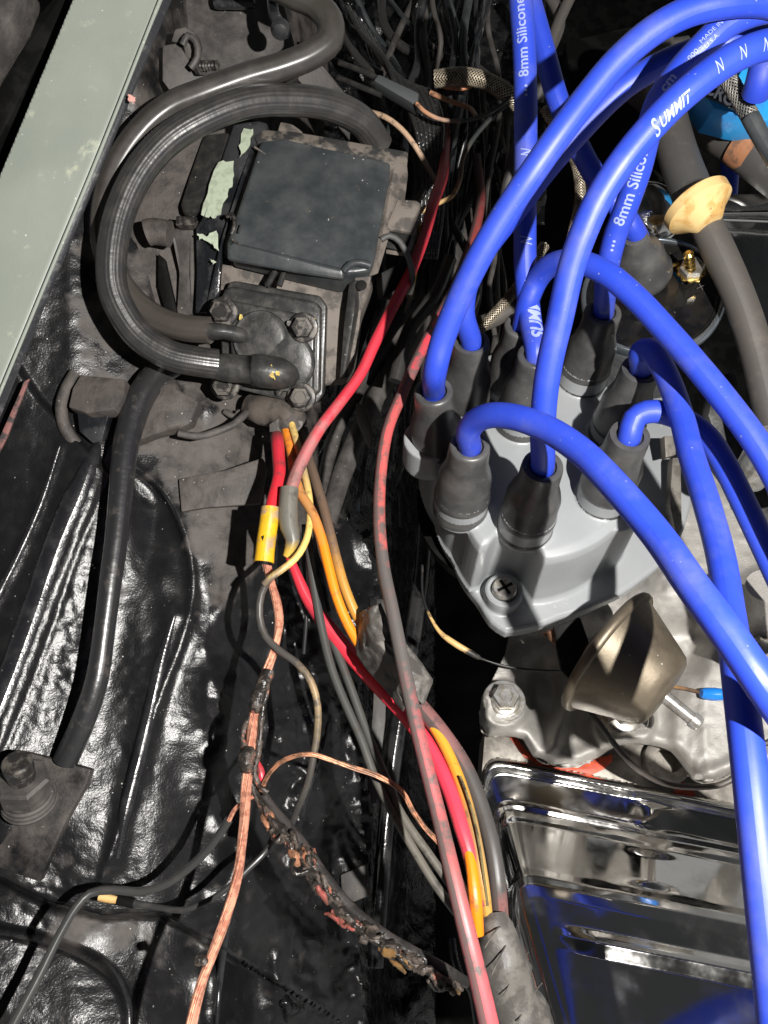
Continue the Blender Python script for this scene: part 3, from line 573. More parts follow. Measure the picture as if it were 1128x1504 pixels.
# ---------------------------------------------------------------- rubber hoses
mh1 = wiremat('hose_near', [(0, (.032, .030, .029)), (.5, (.030, .029, .029)), (1, (.022, .021, .021))], rough=.30, spec=.9, grime=(.06, .055, .05), glo=.45, ghi=.8, ribs=22, ribh=.09, rings=80, gscale=130)
mh2 = wiremat('hose_far', [(0, (.050, .045, .038)), (.35, (.032, .030, .028)), (1, (.062, .053, .046))], rough=.32, spec=.9, grime=(.065, .058, .052), glo=.45, ghi=.8, ribs=9, ribh=.12, gscale=130)
mh3 = wiremat('hose_heater', [(0, (.030, .029, .028)), (.2, (.016, .016, .018)), (1, (.018, .018, .019))], rough=.29, spec=1.0, grime=(.05, .045, .04), ribs=3, ribh=.10, rings=60, gscale=200)
o = tube('far_hose', [(380, -34, 292), (430, -8, 291), (462, 6, 290), (484, 30, 289, 41), (484, 58, 288, 41), (460, 79, 287), (420, 96, 286), (360, 114, 285), (300, 136, 284), (248, 158, 284), (207, 194, 284), (172, 246, 284), (154, 308, 285), (155, 365, 288), (172, 410, 291), (200, 446, 292), (238, 472, 290), (272, 482, 288), (309, 485, 286)], mh2, w=39, seg=28)
tag(o, 'dusty black hose bending back at the top, outer one of the looped pair', 'hose')
o = tube('near_hose', [(556, 215, 318), (530, 178, 308), (480, 154, 298), (420, 147, 290), (360, 151, 283), (300, 173, 278), (246, 206, 275), (204, 254, 273), (176, 314, 272), (164, 376, 272), (166, 425, 273), (184, 466, 275), (208, 496, 277), (250, 522, 279), (290, 531, 281), (320, 535, 283)], mh1, w=44, seg=28)
tag(o, 'ribbed black hose looping from behind the box to the lower valve stub', 'hose')
o = tube('heater_hose', [(262, 530, 302, 38), (236, 545, 297, 40), (210, 578, 290, 40), (193, 620, 285, 39), (184, 660, 281, 37), (178, 720, 278, 35), (171, 790, 276, 33), (163, 850, 275, 32), (154, 920, 275, 31), (142, 1000, 276, 33), (122, 1060, 279, 35), (96, 1118, 284, 36)], mh3, w=34, seg=28)
tag(o, 'glossy black hose running straight down the inner fender', 'hose')

# ---------------------------------------------------------------- distributor with cap
ZT = -.2005; ZC = -.2375; ZF = -.264; ZB = -.275
CX, CY = G(788, 574, ZT).x, G(788, 574, ZT).y
tips = {'a': (637, 575), 'b': (692, 502), 'c': (768, 478), 'd': (886, 458), 'e': (941, 543), 'f': (925, 640), 'g': (797, 685), 'h': (690, 655), 'z': (788, 522)}
tipz = {'z': ZT + .001}
dc = thing('distributor', 'grey distributor cap with nine black rubber boots and its bronzed vacuum canister', 'distributor', Vector((CX, CY, ZB)))
outl = [(616, 640), (620, 700), (640, 775), (665, 832), (700, 892), (718, 922), (738, 937), (765, 933), (820, 915), (880, 893), (940, 858), (985, 815), (1004, 770), (1010, 700), (990, 610), (930, 545), (850, 520), (760, 520), (680, 550), (635, 590)]
op = [G(x, y, ZB) for x, y in outl]; oa = np.array([math.atan2(p.y-CY, p.x-CX) for p in op]); orr = np.array([math.hypot(p.x-CX, p.y-CY) for p in op])
o_ = np.argsort(oa); oa = oa[o_]; orr = orr[o_]
def rb(t): return float(np.interp((t+math.pi) % (2*math.pi)-math.pi, oa, orr, period=2*math.pi))
bmc = bmesh.new()
KA = 120
def ring(fr_, z): return [bmc.verts.new((CX+math.cos(2*math.pi*k/KA)*fr_(2*math.pi*k/KA), CY+math.sin(2*math.pi*k/KA)*fr_(2*math.pi*k/KA), z)) for k in range(KA)]
rt = .0455
sc_ = G(740, 868, ZF+.001); tsc = math.atan2(sc_.y-CY, sc_.x-CX); dsc = math.hypot(sc_.y-CY, sc_.x-CX)
def rbody(t):
    dt = abs((t-tsc+math.pi) % (2*math.pi)-math.pi)*dsc; n = min(1, max(0, (.0115-dt)/.004)); return min(rt, rb(t)*.96)*(1-n) + min(rt, dsc-.0088)*n
lv = [(lambda t: rbody(t)-.004, ZC), (lambda t: rbody(t)-.001, ZC-.001), (lambda t: rbody(t), ZC-.004), (lambda t: rbody(t)+.0015, ZF-.003),
      (lambda t: rbody(t)+.003, ZF-.0045), (lambda t: rb(t)-.0012, ZF-.005), (lambda t: rb(t), ZF-.0062), (lambda t: rb(t), ZB), (lambda t: rb(t)-.004, ZB-.0005)]
rs = [ring(f, z) for f, z in lv]
for a, b in zip(rs[:-1], rs[1:]):
    for k in range(KA): bmc.faces.new((a[k], a[(k+1) % KA], b[(k+1) % KA], b[k]))
bmc.faces.new(rs[0][::-1]); bmc.faces.new(rs[-1])
def cyl(cx, cy, r, z0, z1, n=40, r2=None):
    a = [bmc.verts.new((cx+math.cos(2*math.pi*k/n)*r, cy+math.sin(2*math.pi*k/n)*r, z0)) for k in range(n)]; r2 = r2 or r
    b = [bmc.verts.new((cx+math.cos(2*math.pi*k/n)*r2, cy+math.sin(2*math.pi*k/n)*r2, z1)) for k in range(n)]
    for k in range(n): bmc.faces.new((a[k], a[(k+1) % n], b[(k+1) % n], b[k]))
    bmc.faces.new(a[::-1]); bmc.faces.new(b)
for k, (x, y) in tips.items():
    p = G(x, y, tipz.get(k, ZT))
    cyl(p.x, p.y, .0098, ZC-.003, ZC+.011)
    if k != 'z':
        dx, dy = p.x-CX, p.y-CY; L = math.hypot(dx, dy); rr = min(.0385, rb(math.atan2(dy, dx))-.012)
        
        if abs((math.atan2(dy, dx)-tsc+math.pi) % (2*math.pi)-math.pi) > .30: cyl(CX+dx/L*rr, CY+dy/L*rr, .0120, ZF-.0065, ZC-.0012, r2=.0112)
cyl(sc_.x, sc_.y, .0072, ZB, ZF+.001)
bmesh.ops.recalc_face_normals(bmc, faces=bmc.faces); bmc.verts.index_update()
cap = mkobj('cap', [v.co.copy() for v in bmc.verts], [tuple(v.index for v in f.verts) for f in bmc.faces], m_capg, dc); bmc.free()
rm = cap.modifiers.new('fuse', 'REMESH'); rm.mode = 'VOXEL'; rm.voxel_size = .0006; rm.use_smooth_shade = True
sm = cap.modifiers.new('soft', 'SMOOTH'); sm.iterations = 3; sm.factor = .5
UPW = Vector((0, 0, 1))
sq = lathe('hold_down_screw', sc_ + Vector((0, 0, .0016)), UPW, [(4.7, -1), (4.7, .8), (4.2, 1.5), (1.5, 1.9), (.05, 1.9)], m_zinc, dc, 28)
for a in (0.5, 0.5+math.pi/2):
    e = Vector((math.cos(a), math.sin(a), 0)); f = Vector((-e.y, e.x, 0)); c = sc_+Vector((0, 0, .0036))
    slab('slot', [c+e*.0032+f*.0006, c-e*.0032+f*.0006, c-e*.0032-f*.0006, c+e*.0032-f*.0006], .8, m_deep, sq, bevel=.1)
lathe('screw_ring', sc_, UPW, [(7.0, -1), (7.1, .5), (6.4, 1.1), (5.3, .9), (5.2, -.5)], m_capg, dc, 40)
for k, (x, y) in enumerate(((790, 797), (800, 820))):
    pass
lathe('dust_cap_body', Vector((CX, CY, ZB-.030)), UPW, [(26, 0), (30, 8), (36, 20), (38, 29.5)], m_deep, dc, 48)
# side clip column at the right of the cap
slab('side_clip', [(988, 672, 318), (1000, 672, 318), (1002, 770, 309), (992, 782, 308), (984, 740, 310)], 4, m_aluflat, dc, bevel=.5)
slab('side_clip', [(976, 640, 318), (992, 640, 319), (993, 668, 317), (978, 672, 316)], 4, m_aluflat, dc, bevel=.5)
# vacuum canister
VA = CW((.76, -.56, .52)).normalized(); VB = P(893, 958, 268)
vc = lathe('vacuum_canister', VB, VA, [(4, -6), (7, -5.8), (8, -3.4), (16, -3.0), (20, -1.9), (23.4, -1.8), (24.3, -.9), (24.3, .4), (23.4, 1.3), (21.8, 1.0), (22.9, 1.2), (22.3, 2.6), (15.0, 19), (13.8, 21.4), (12.2, 22.6), (4.5, 23.0), (3.6, 23.6)], m_canister, dc, 64, angle=50)
lathe('nipple', VB + VA*.0228 + CW((.03, -.25, .1))*.006, CW((.72, -.60, .40)), [(2.5, -2), (2.3, 0), (2.2, 8), (2.3, 9.5), (2.75, 9.7), (2.75, 11.4), (2.3, 12.6), (1.2, 13)], m_zinc, vc, 24)
lathe('rim_bead', VB, VA, [(21.5, .5), (22.6, 1.5), (23.6, 1.9), (24.5, 1.2), (24.8, 0), (24.5, -1.2), (23.4, -2)], m_canister, vc, 64, angle=60)
slab('breaker_arm', [(812, 920, 282), (852, 905, 282), (872, 960, 278), (846, 1010, 278), (824, 985, 280)], 8, m_deep, dc, bevel=1)
slab('rusty_tab', [(798, 932, 286), (822, 920, 286), (838, 930, 286), (836, 950, 286), (815, 948, 287)], 2, m_rust, dc, bevel=.3)

# ---------------------------------------------------------------- ignition coil
AC = CW((-.20, .33, .92)).normalized(); BC = P(958, 432, 318)
co = thing('ignition_coil', 'chrome rimmed black ignition coil with a plus mark behind the blue wires', 'ignition coil', BC)
lathe('canister', BC, AC, [(24, -90), (26, -86), (26, -5), (27, -3)], m_coiltop, co, 56)
lathe('rim', BC, AC, [(26.2, -8), (27.6, -7.5), (28.6, -5), (28.9, -2), (28.6, -.5), (28.0, .5), (27.2, .6), (26.6, .2), (26.4, -1)], mat('steel_rim', (.34, .38, .42), (.24, .27, .30), rough=.24, metal=.85, scale=90, lo=.3, hi=.7), co, 72, angle=60)
lathe('top', BC, AC, [(26.5, -2), (26.3, -.6), (25.2, -.2), (24.8, -.7), (14, -.5), (12.8, .5), (9.8, 4)], m_coiltop, co, 72)
bb = P(940, 376, 300); lathe('coil_boot', P(944, 402, 313), (P(930, 335, 288)-P(944, 402, 313)), [(11.2, -1), (11.6, 0), (11.6, 2), (10.4, 4), (9.6, 12), (7.6, 17.5), (5.4, 19.5), (4.6, 25), (4.2, 25.2)], m_rubber, co, 40, angle=50)
sb = P(1015, 398, 312); nutp = lathe('terminal_nut', sb, AC, [(4.7, 0), (4.7, 3), (4.2, 3.5), (2.8, 3.6)], m_zinc, co, 36, poly=lambda t: 1/math.cos((t % (math.pi/3))-math.pi/6)*.9)
lathe('lock_washer', sb, AC, [(5.4, -.6), (5.4, 0), (4.9, .2)], m_brass, co, 40, poly=lambda t: 1+.08*math.sin(t*10))
stud(co, (1015, 396, 309), (1011, 371, 300), 15, m_brass, 4, 'terminal_stud')
slab('raised_mark_plate', [(990, 436, 314), (1046, 400, 316), (1050, 405, 316), (1042, 420, 315), (1010, 438, 314)], 1, m_coiltop, co, bevel=.35)
ez = (P(1050, 430, 312)-P(1036, 434, 312)).normalized()
for a, b in (((1034, 434, 314.6), (1048, 428, 314.6)), ((1038, 426, 314.6), (1044, 437, 314.6)), ((1023, 424, 313.3), (1036, 418, 313.3)), ((1027, 417, 313.3), (1032, 426, 313.3))):
    tube('plus_mark', [a, b], m_flat, w=1.5, parent=co, seg=6)
slab('tower_blade', [(972, 394, 314), (996, 384, 314), (998, 388, 314), (974, 399, 314)], .8, m_brass, co, bevel=.1)

# ---------------------------------------------------------------- blue ignition leads
BP = [(r*1.10, h*(1.14 if h < -2.2 else 1)) for r, h in [(4.1, -1.0), (4.2, .3), (4.9, .6), (5.9, .3), (6.1, -.5), (6.2, -2.2), (6.35, -7.5), (6.7, -9.5), (7.7, -12.5), (8.5, -15.5), (8.6, -22.5), (9.1, -24.2), (9.2, -25.4), (8.8, -26.6), (8.9, -31), (9.3, -32.2), (9.0, -33.4)]]
def lead(label, pts, w, tipkey=None, boot=True, tilt=(0, 0), sc=1.0, tipz_=None):
    S = crom(ptl(pts, w), .002)
    t = thing('ignition_lead', label, 'ignition lead', Vector(S[0, :3]), 'blue silicone ignition leads')
    o = tube('wire', None, m_blue, parent=t, seg=28, raw=S)
    if tipkey:
        p = G(*tips[tipkey], tipz.get(tipkey, ZT)); ax = Vector((tilt[0], tilt[1], 1)).normalized()
        for _ in range(1):
            b = lathe('boot', p, ax, [(r*sc*(1+.012*random.uniform(-1, 1)), h) for r, h in BP], m_rubber, t, 40, angle=60)
    return t, S
def endp(k, into=6, tilt=(0, 0)):
    """last wire points: at the boot mouth and a little down inside it"""
    p = G(*tips[k], tipz.get(k, ZT)); q = p - Vector((tilt[0], tilt[1], 1)).normalized()*(into/1000)
    out = []
    for v in (p, q):
        c = RX.transposed() @ v; d = -c.z; out.append((564+F*c.x/d, 752-F*c.y/d, d*1000))
    return out
def E(k, w_mm=7.6, into=5, tilt=(0, 0)): return [(x, y, d, w_mm*F/d) for x, y, d in endp(k, into, tilt)]
def WD(pts, mm=7.7): return [(x, y, d, mm*F/d) for x, y, d in pts]
tA, SA = lead('blue lead arching from the top right to the leftmost boot of the ring', WD([(1180, 20, 212), (1128, 4, 208), (1068, 4, 205), (1012, 17, 205), (958, 46, 206), (905, 92, 208), (863, 142, 210), (820, 199, 212), (781, 255, 215), (744, 310, 220), (706, 374, 226), (674, 440, 233), (650, 500, 240), (639, 545, 245)])+E('a'), None, 'a', tilt=(-.10, -.02))
tB, SB = lead('blue lead passing under the first arch down to the shaded left rear boot', WD([(1180, 55, 236), (1120, 56, 236), (1066, 62, 236), (1030, 72, 238), (976, 92, 240), (927, 120, 242), (896, 146, 244), (852, 192, 247), (806, 244, 250), (764, 300, 254), (709, 372, 258), (686, 420, 262), (681, 460, 265)])+E('b'), None, 'b')
tC, SC_ = lead('blue lead printed with the slanted white word, ending in the front centre boot', WD([(1200, 62, 202), (1128, 66, 200), (1083, 82, 199), (1040, 110, 199), (990, 152, 200), (948, 196, 202), (912, 241, 204), (880, 291, 207), (859, 337, 210), (840, 390, 214), (822, 470, 220), (808, 530, 225), (800, 584, 230), (797, 637, 236)])+E('g'), None, 'g')
tD, SD = lead('blue lead with small white origin print, running behind to the right rear boot', WD([(1190, 6, 212), (1118, 14, 212), (1068, 35, 213), (1029, 71, 215), (997, 106, 219), (969, 146, 224), (952, 195, 232), (939, 248, 240), (919, 306, 248), (904, 345, 254), (892, 395, 262)])+E('d'), None, 'd')
tE, SE = lead('upright blue lead left of the arches, ending in the centre boot', WD([(764, -30, 262), (765, 0, 262), (770, 71, 264), (772, 150, 266), (772, 240, 268), (771, 330, 270), (772, 400, 272), (779, 470, 273)], 8.0)+E('z'), None, 'z')
tF, SF = lead('blue coil lead slanting down behind the arches to the coil', WD([(768, -30, 282), (778, 0, 282), (788, 35, 282), (803, 89, 282), (820, 149, 283), (845, 205, 285), (870, 252, 286), (892, 285, 287), (914, 310, 288), (930, 335, 290), (938, 350, 294)], 8.0), None)
tG, SG = lead('long blue lead bowing over the coil from the hidden rear boot to the right edge', WD([(1200, 830, 212), (1168, 760, 214), (1140, 700, 216), (1111, 650, 219), (1065, 588, 224), (1019, 532, 229), (976, 483, 235), (934, 438, 240), (888, 400, 245), (845, 384, 252), (812, 388, 260), (790, 410, 268), (775, 445, 272)])+E('c'), None, 'c')
tH, SH_ = lead('thick looking blue lead dropping from the right middle boot to the bottom right edge', WD([(1146, 1570, 152), (1141, 1504, 154), (1122, 1327, 160), (1103, 1150, 168), (1084, 990, 182), (1072, 900, 198), (1058, 815, 210), (1038, 740, 220), (1014, 664, 232), (1002, 616, 240), (986, 568, 247), (970, 534, 251), (954, 513, 254), (942, 517, 257)])+E('e'), None, 'e')
tI, SI = lead('blue lead leaving the right front boot under two others', WD([(1200, 960, 228), (1150, 862, 232), (1120, 798, 235), (1088, 730, 238), (1064, 682, 241), (1038, 642, 245), (1010, 620, 248), (974, 606, 250), (950, 605, 251), (932, 615, 252)])+E('f'), None, 'f')
tJ, SJ = lead('dusty blue lead curving across the cap from the left front boot to the lower right', WD([(1330, 1330, 235), (1240, 1190, 195), (1180, 1092, 168), (1130, 1020, 160), (1067, 928, 165), (1019, 863, 172), (962, 782, 184), (886, 695, 198), (853, 663, 205), (807, 632, 214), (761, 614, 222), (722, 610, 230), (697, 620, 238), (687, 636, 243)])+E('h'), None, 'h')
S8 = lambda s, sz, **k: letters(s, sz, **k)
on_wire(SE, (768, 118), S8('8mm Silicone', .0047, bold=.00008), m_white, tE, flip=-1, phi=.15)
on_wire(SE, (769, 152), S8('...', .0085, xs=.8), m_white, tE, flip=-1, phi=-.05)
on_wire(SE, (774, 222), bolt_mark(.0062), m_white, tE, flip=1, phi=.1, name='printed_flash')
on_wire(SE, (772, 352), bolt_mark(.0062), m_white, tE, flip=1, phi=.1, name='printed_flash')
on_wire(SE, (782, 506), S8('SUMMIT', .0066, shear=.3, bold=.0002, xs=.95), m_white, tE, flip=-1, phi=-.5)
on_wire(SC_, (957, 200), S8('S', .0062, shear=.5, bold=.0001, xs=.62), m_white, tC, flip=-1, phi=-.28)
on_wire(SC_, (966, 186), S8('UMMIT', .0038, shear=.5, bold=.0001, xs=.80), m_white, tC, flip=-1, phi=-.30)
for q in ((1042, 112), (1072, 88), (1100, 72)): on_wire(SC_, q, bolt_mark(.0046), m_white, tC, flip=-1, phi=.05, name='printed_flash')
on_wire(SD, (1022, 66), S8('MADE IN', .0016), m_white, tD, flip=-1, phi=.32)
on_wire(SD, (1024, 72), S8('U.S.A.', .0016), m_white, tD, flip=-1, phi=-.15)
on_wire(SD, (1002, 98), S8('~000~', .0018), m_white, tD, flip=-1, phi=.1, name='printed_coil_mark')
on_wire(SD, (979, 130), S8('cm', .0036, bold=.0001), m_white, tD, flip=-1, phi=.1)
on_wire(SD, (906, 328), S8('8mm Silicone', .0050, bold=.00008), m_white, tD, flip=-1, phi=.12)
on_wire(SD, (898, 370), S8('...', .0085, xs=.8), m_white, tD, flip=-1, phi=-.05)
on_wire(SD, (889, 452), bolt_mark(.0045), m_white, tD, flip=-1, phi=0, name='printed_flash')
o = tube('spark_lead_end', WD([(1140, 60, 262), (1124, 90, 262), (1116, 120, 264), (1110, 138, 268)], 9.5), m_blue, seg=24); tag(o, 'short dark blue lead end plugged into the bright blue cap top right', 'ignition lead')

# ---------------------------------------------------------------- right side: hoses, disc, blue cap, chromed parts
mhr = wiremat('hose_grey', [(0, (.075, .068, .062)), (.45, (.072, .064, .058)), (1, (.055, .054, .053))], rough=.5, grime=(.11, .095, .08), glo=.55, ghi=.75, ribh=.12, gscale=120)
o = tube('grey_pipe_hose', [(960, 60, 335, 54), (972, 130, 325, 54), (985, 190, 316, 55), (1000, 240, 310, 56), (1016, 282, 306, 58)], mhr, seg=32); tag(o, 'brown grey rubber hose entering the tan disc from above', 'hose')
o = tube('lower_grey_hose', [(1032, 312, 304, 42), (1040, 336, 303, 46), (1057, 372, 301, 47), (1077, 416, 299, 46), (1096, 466, 297, 46), (1112, 520, 295, 46), (1128, 585, 292, 47), (1146, 660, 288, 48), (1160, 740, 284, 50)], mhr, seg=32); tag(o, 'dark grey hose running from under the tan disc to the right edge', 'hose')
dk = lathe('tan_disc', P(1025, 303, 300), CW((-.38, .84, -.30)), [(4.6, -9), (5.6, -8.6), (8.5, -5.2), (12.2, -2.4), (12.9, -1.8), (13.2, 1.8), (12.6, 2.4), (7.5, 2.6), (6.5, 2.4)], m_tan, None, 56, angle=40)
tag(dk, 'stained tan plastic disc on the grey hose', 'disc')
o = tube('radiator_hose', [(940, 120, 350, 60), (985, 150, 344, 68), (1030, 170, 338, 72), (1080, 200, 330, 74), (1118, 228, 324, 74), (1160, 262, 320, 74)], mhr, seg=36); tag(o, 'fat dark grey hose with a rusty patch at upper right', 'hose')
C_ = P(1106, 208, 323)
o = tube('rusty_clamp', [(1090, 204, 326, 76), (1100, 211, 325, 77), (1112, 219, 324, 76)], m_rust, seg=36, lump=.01); tag(o, 'rust brown band wrapped round the fat hose', 'clamp')
def braid(name, label, pts, w, m, n=14, turns=40, parent=None):
    o = thing(name, label, 'braided hose', P(*pts[0][:3])); tube('core', pts, m_deep, w=w*.86, parent=o, seg=20)
    S = crom(ptl(pts, w), .0008); C = S[:, :3]; R = S[:, 3]; T, Nn, B = frames(C); al = np.concatenate([[0], np.cumsum(np.linalg.norm(np.diff(C, axis=0), axis=1))])
    V = []; Fc = []
    for sgn in (1, -1):
        for k in range(n):
            st0 = len(V)
            for i in range(len(C)):
                a = 2*math.pi*k/n + sgn*al[i]*turns*6.28/(.25); rr = R[i]*(.96+.05*math.sin(al[i]*turns*n*6.28/.25+(0 if sgn > 0 else math.pi)+k*math.pi))
                t = R[i]*.115
                for j in range(3):
                    b = a+(j-1)*.11; q = rr+(t if j == 1 else 0); V.append(C[i]+q*(math.cos(b)*Nn[i]+math.sin(b)*B[i]))
                if i:
                    for j in range(2): s0 = st0+(i-1)*3+j; Fc.append((s0, s0+1, s0+4, s0+3))
    b = mkobj('braid', V, Fc, m, o); b['kind'] = 'stuff'; return o
m_braid = mat('braid_wire', (.50, .44, .34), (.25, .21, .16), rough=.35, metal=.6, scale=200)
braid('braided_hose', 'silver braided hose end in the dark area left of the upright blue lead', [(638, 116, 352), (680, 112, 350), (715, 120, 350), (748, 140, 352), (760, 152, 356)], 23, m_braid, 12, 16)
braid('braided_hose', 'thin braided line hanging between the upright blue lead and the arches', [(800, 160, 330), (822, 195, 328), (846, 240, 328), (852, 290, 330), (842, 340, 332), (828, 400, 336)], 15, m_braid, 10, 22)
braid('braided_hose', 'braided line slanting down behind the upright blue lead', [(800, 360, 350), (752, 432, 345), (718, 470, 345), (690, 500, 350)], 15, m_braid, 10, 18)
braid('braided_hose', 'dark braided line crossing the bright blue cap at top right', [(1058, 98, 276), (1078, 130, 274), (1100, 168, 274), (1112, 190, 275)], 24, mat('braid_dark', (.20, .19, .17), (.08, .08, .075), rough=.45, metal=.3, scale=200), 14, 12)
o = tube('black_line', [(1102, 172, 272, 26), (1116, 198, 271), (1136, 232, 270), (1160, 270, 270)], m_boxtop, w=25); tag(o, 'shiny black sleeve below the dark braided line', 'sleeve')
bc = thing('bright_blue_cap', 'bright cyan blue angular cap behind the blue leads at top right', 'cap', P(1100, 130, 300))
slab('body', [(1030, 130, 304), (1052, 104, 304), (1080, 90, 304), (1150, 80, 304), (1180, 130, 302), (1180, 190, 302), (1120, 176, 302), (1090, 170, 302), (1048, 160, 303)], 18, m_cyan, bc, bevel=2)
slab('shoulder', [(1068, 92, 300), (1100, 84, 300), (1160, 80, 300), (1170, 130, 299), (1112, 134, 299), (1088, 124, 300)], 10, m_cyan, bc, bevel=1.5)
lbp = [(1034, 122, 297.2), (1056, 114, 297.2), (1096, 144, 297.2), (1090, 164, 297.2), (1034, 140, 297.2)]
slab('name_band', lbp, 1.2, m_label, bc, bevel=.3)
Vt, Ft = letters('CROSS', .0060, shear=-.1, bold=.0002); A0 = P(1033, 134, 296.8); ex = (P(1090, 166, 296.8)-A0).normalized(); nz = -A0.normalized(); ey = nz.cross(ex).normalized()
mkobj('lettering', [A0+ex*v[0]+ey*v[1] for v in Vt], Ft, mat('label_white', (.75, .78, .78), rough=.5), bc, smooth=False)
# things seen behind and between
def blk(n, l, c, pl, th, m, bev=1.5): return tag(slab(n, pl, th, m, None, bevel=bev), l, c)
ch = thing('chromed_air_cleaner_base', 'dark chrome panel with bright edge lines at the right edge under the tan disc', 'chrome panel', P(1090, 330, 335))
slab('lip', [(1010, 286, 332), (1180, 280, 332), (1180, 304, 332), (1010, 308, 332)], 5, m_chrome, ch, bevel=2)
slab('panel', [(1010, 312, 336), (1180, 310, 336), (1190, 560, 330), (1100, 520, 332), (1050, 380, 334)], 5, mat('wavy_chrome', (.6, .6, .6), rough=.12, metal=1, bump2=1.2, b2scale=30), ch, bevel=1)
tube('bright_bead', [(1030, 320, 331), (1080, 322, 331), (1180, 326, 331)], m_chrome, w=7, parent=ch)
o = lathe('chromed_elbow', P(955, 312, 330), CW((.1, .2, 1)), [(14, -8), (15, -2), (13, 4), (8, 8), (3, 9)], m_chrome, None, 40, angle=70); tag(o, 'chrome elbow glinting beside the tan disc', 'elbow')
blk('dark_casting', 'dark cast bracket at the right edge below the grey hose', 'bracket', [(1046, 560, 330), (1080, 540, 330), (1106, 620, 328), (1128, 700, 324), (1160, 800, 320), (1100, 760, 322), (1060, 680, 326), (1040, 610, 328)], 14, m_valve, 3)
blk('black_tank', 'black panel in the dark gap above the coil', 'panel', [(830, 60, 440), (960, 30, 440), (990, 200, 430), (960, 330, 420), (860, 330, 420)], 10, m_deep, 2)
for i, (pl, w_, l) in enumerate([([(800, -20, 360), (822, 30, 358), (800, 90, 360), (770, 170, 365), (748, 260, 370), (735, 330, 375)], 17, 'grey tube passing behind the upright blue lead'),
        ([(845, -20, 352), (818, 40, 352), (800, 100, 354), (790, 150, 360)], 16, 'light grey tube between the two left blue leads'),
        ([(860, 130, 380), (910, 100, 378), (960, 70, 378), (1010, 60, 380)], 14, 'grey tube seen under the arching leads'),
        ([(690, 480, 350), (722, 470, 348), (752, 452, 348), (790, 420, 350)], 24, 'dark grey tube next to the slanting braided line')]):
    tag(tube('grey_tube', pl, mhr, w=w_), l, 'tube')
o = tube('far_blue_lead', WD([(1040, 200, 372), (1066, 222, 370), (1072, 250, 370), (1070, 290, 372)], 8), m_blue, seg=20); tag(o, 'shaded blue lead seen far down between the two grey hoses', 'ignition lead')

# ---------------------------------------------------------------- intake manifold, cylinder head, valve cover
ZM = -.2985
BOS = [(740, 1036, 33, 7), (915, 1060, 44, 6)]
RUN = spl([(845, 1130), (850, 1090), (838, 1040), (820, 1000), (800, 960)])
EDG = [(706, 1034), (704, 1062), (716, 1082), (742, 1082), (768, 1086), (782, 1110), (812, 1124), (850, 1124), (880, 1112), (905, 1096), (950, 1094), (985, 1104), (1004, 1128), (1018, 1146), (1050, 1146), (1090, 1130), (1150, 1120), (1150, 640), (1030, 640), (980, 800), (760, 880), (740, 960), (722, 1000)]
def z_man(X, Y):
    Z = np.full(X.shape, ZM*1000.) + 3.0*vnoise(X, Y, 120, 41)
    for x, y, r, h in BOS:
        d = np.hypot(X-x, (Y-y)*1.05); Z += h*sstep(r+9, r-3, d) - 2.2*sstep(r-12, r-15, d)*0
    d, sg = pdist(X, Y, [(706, 1034), (704, 1062), (716, 1082), (742, 1082), (768, 1086), (782, 1110), (812, 1124), (850, 1124), (880, 1112), (905, 1096), (950, 1094), (985, 1104), (1004, 1128), (1018, 1146), (1050, 1146), (1090, 1130), (1150, 1120)])
    Z += 2.5*np.exp(-((d-14)/10)**2) - 4*sstep(11, 3, d)**2 - 9*sstep(3.2, .4, d)
    # pocket between the two bosses and the raised pad
    Z -= 11*sstep(0, 1, np.exp(-(((X-800)/26)**2+((Y-1020)/48)**2))*1.2)
    d, _ = pdist(X, Y, spl([(815, 1095), (822, 1060), (838, 1020), (842, 980)])); Z += 5*np.exp(-(d/11)**2)
    d, _ = pdist(X, Y, spl([(1010, 1000), (1000, 1060), (1006, 1110)])); Z += 7*np.exp(-(d/20)**2)
    d, _ = pdist(X, Y, spl([(1060, 1150), (1058, 1040), (1072, 960), (1096, 900), (1140, 880)])); Z += 12*sstep(60, 18, d)
    Z -= 8*np.exp(-(((X-985)/34)**2+((Y-1125)/26)**2))
    Z += 14*sstep(940, 860, Y)*sstep(900, 1000, X) + 6*sstep(940, 900, Y)
    Z += .5*vnoise(X, Y, 9, 42)
    return Z
man = sheet('intake_manifold', 690, 1150, 636, 1160, 2.5, z_man, m_alu, outline=spl(EDG[:18])+[(1150, 1116), (1150, 640), (1030, 640), (980, 800), (820, 880), (748, 930), (742, 960), (722, 1000), (708, 1022)], level=True, th=.6)
tag(man, 'cast aluminium intake manifold under the distributor', 'manifold')
def zl(x, y): return float(z_man(np.array([[float(x)]]), np.array([[float(y)]]))[0, 0])/1000
for l, x, y, wsh in (('zinc hex bolt on the left lug of the manifold', 740, 1030, 8.2), ('zinc hex bolt partly behind the bronzed canister', 915, 1050, 9.6)):
    p = G(x, y, zl(x, y)); t = thing('manifold_bolt', l, 'bolt', p, 'manifold bolts')
    lathe('washer', p, UPW, [(wsh, -1), (wsh, .9), (wsh*.96, 1.2), (4, 1.3)], m_zinc, t, 40)
    lathe('flange', p, UPW, [(wsh*.76, 1), (wsh*.76, 2.0), (wsh*.66, 2.6), (3, 2.7)], m_zinc, t, 40)
    hp = lambda q: 1/math.cos((q % (math.pi/3))-math.pi/6)*.87
    lathe('bolt_head', p, UPW, [(5.2, 2.5), (5.2, 6.5), (4.8, 7.2), (2.8, 7.25), (2.4, 6.6)], m_zinc, t, 36, poly=hp)
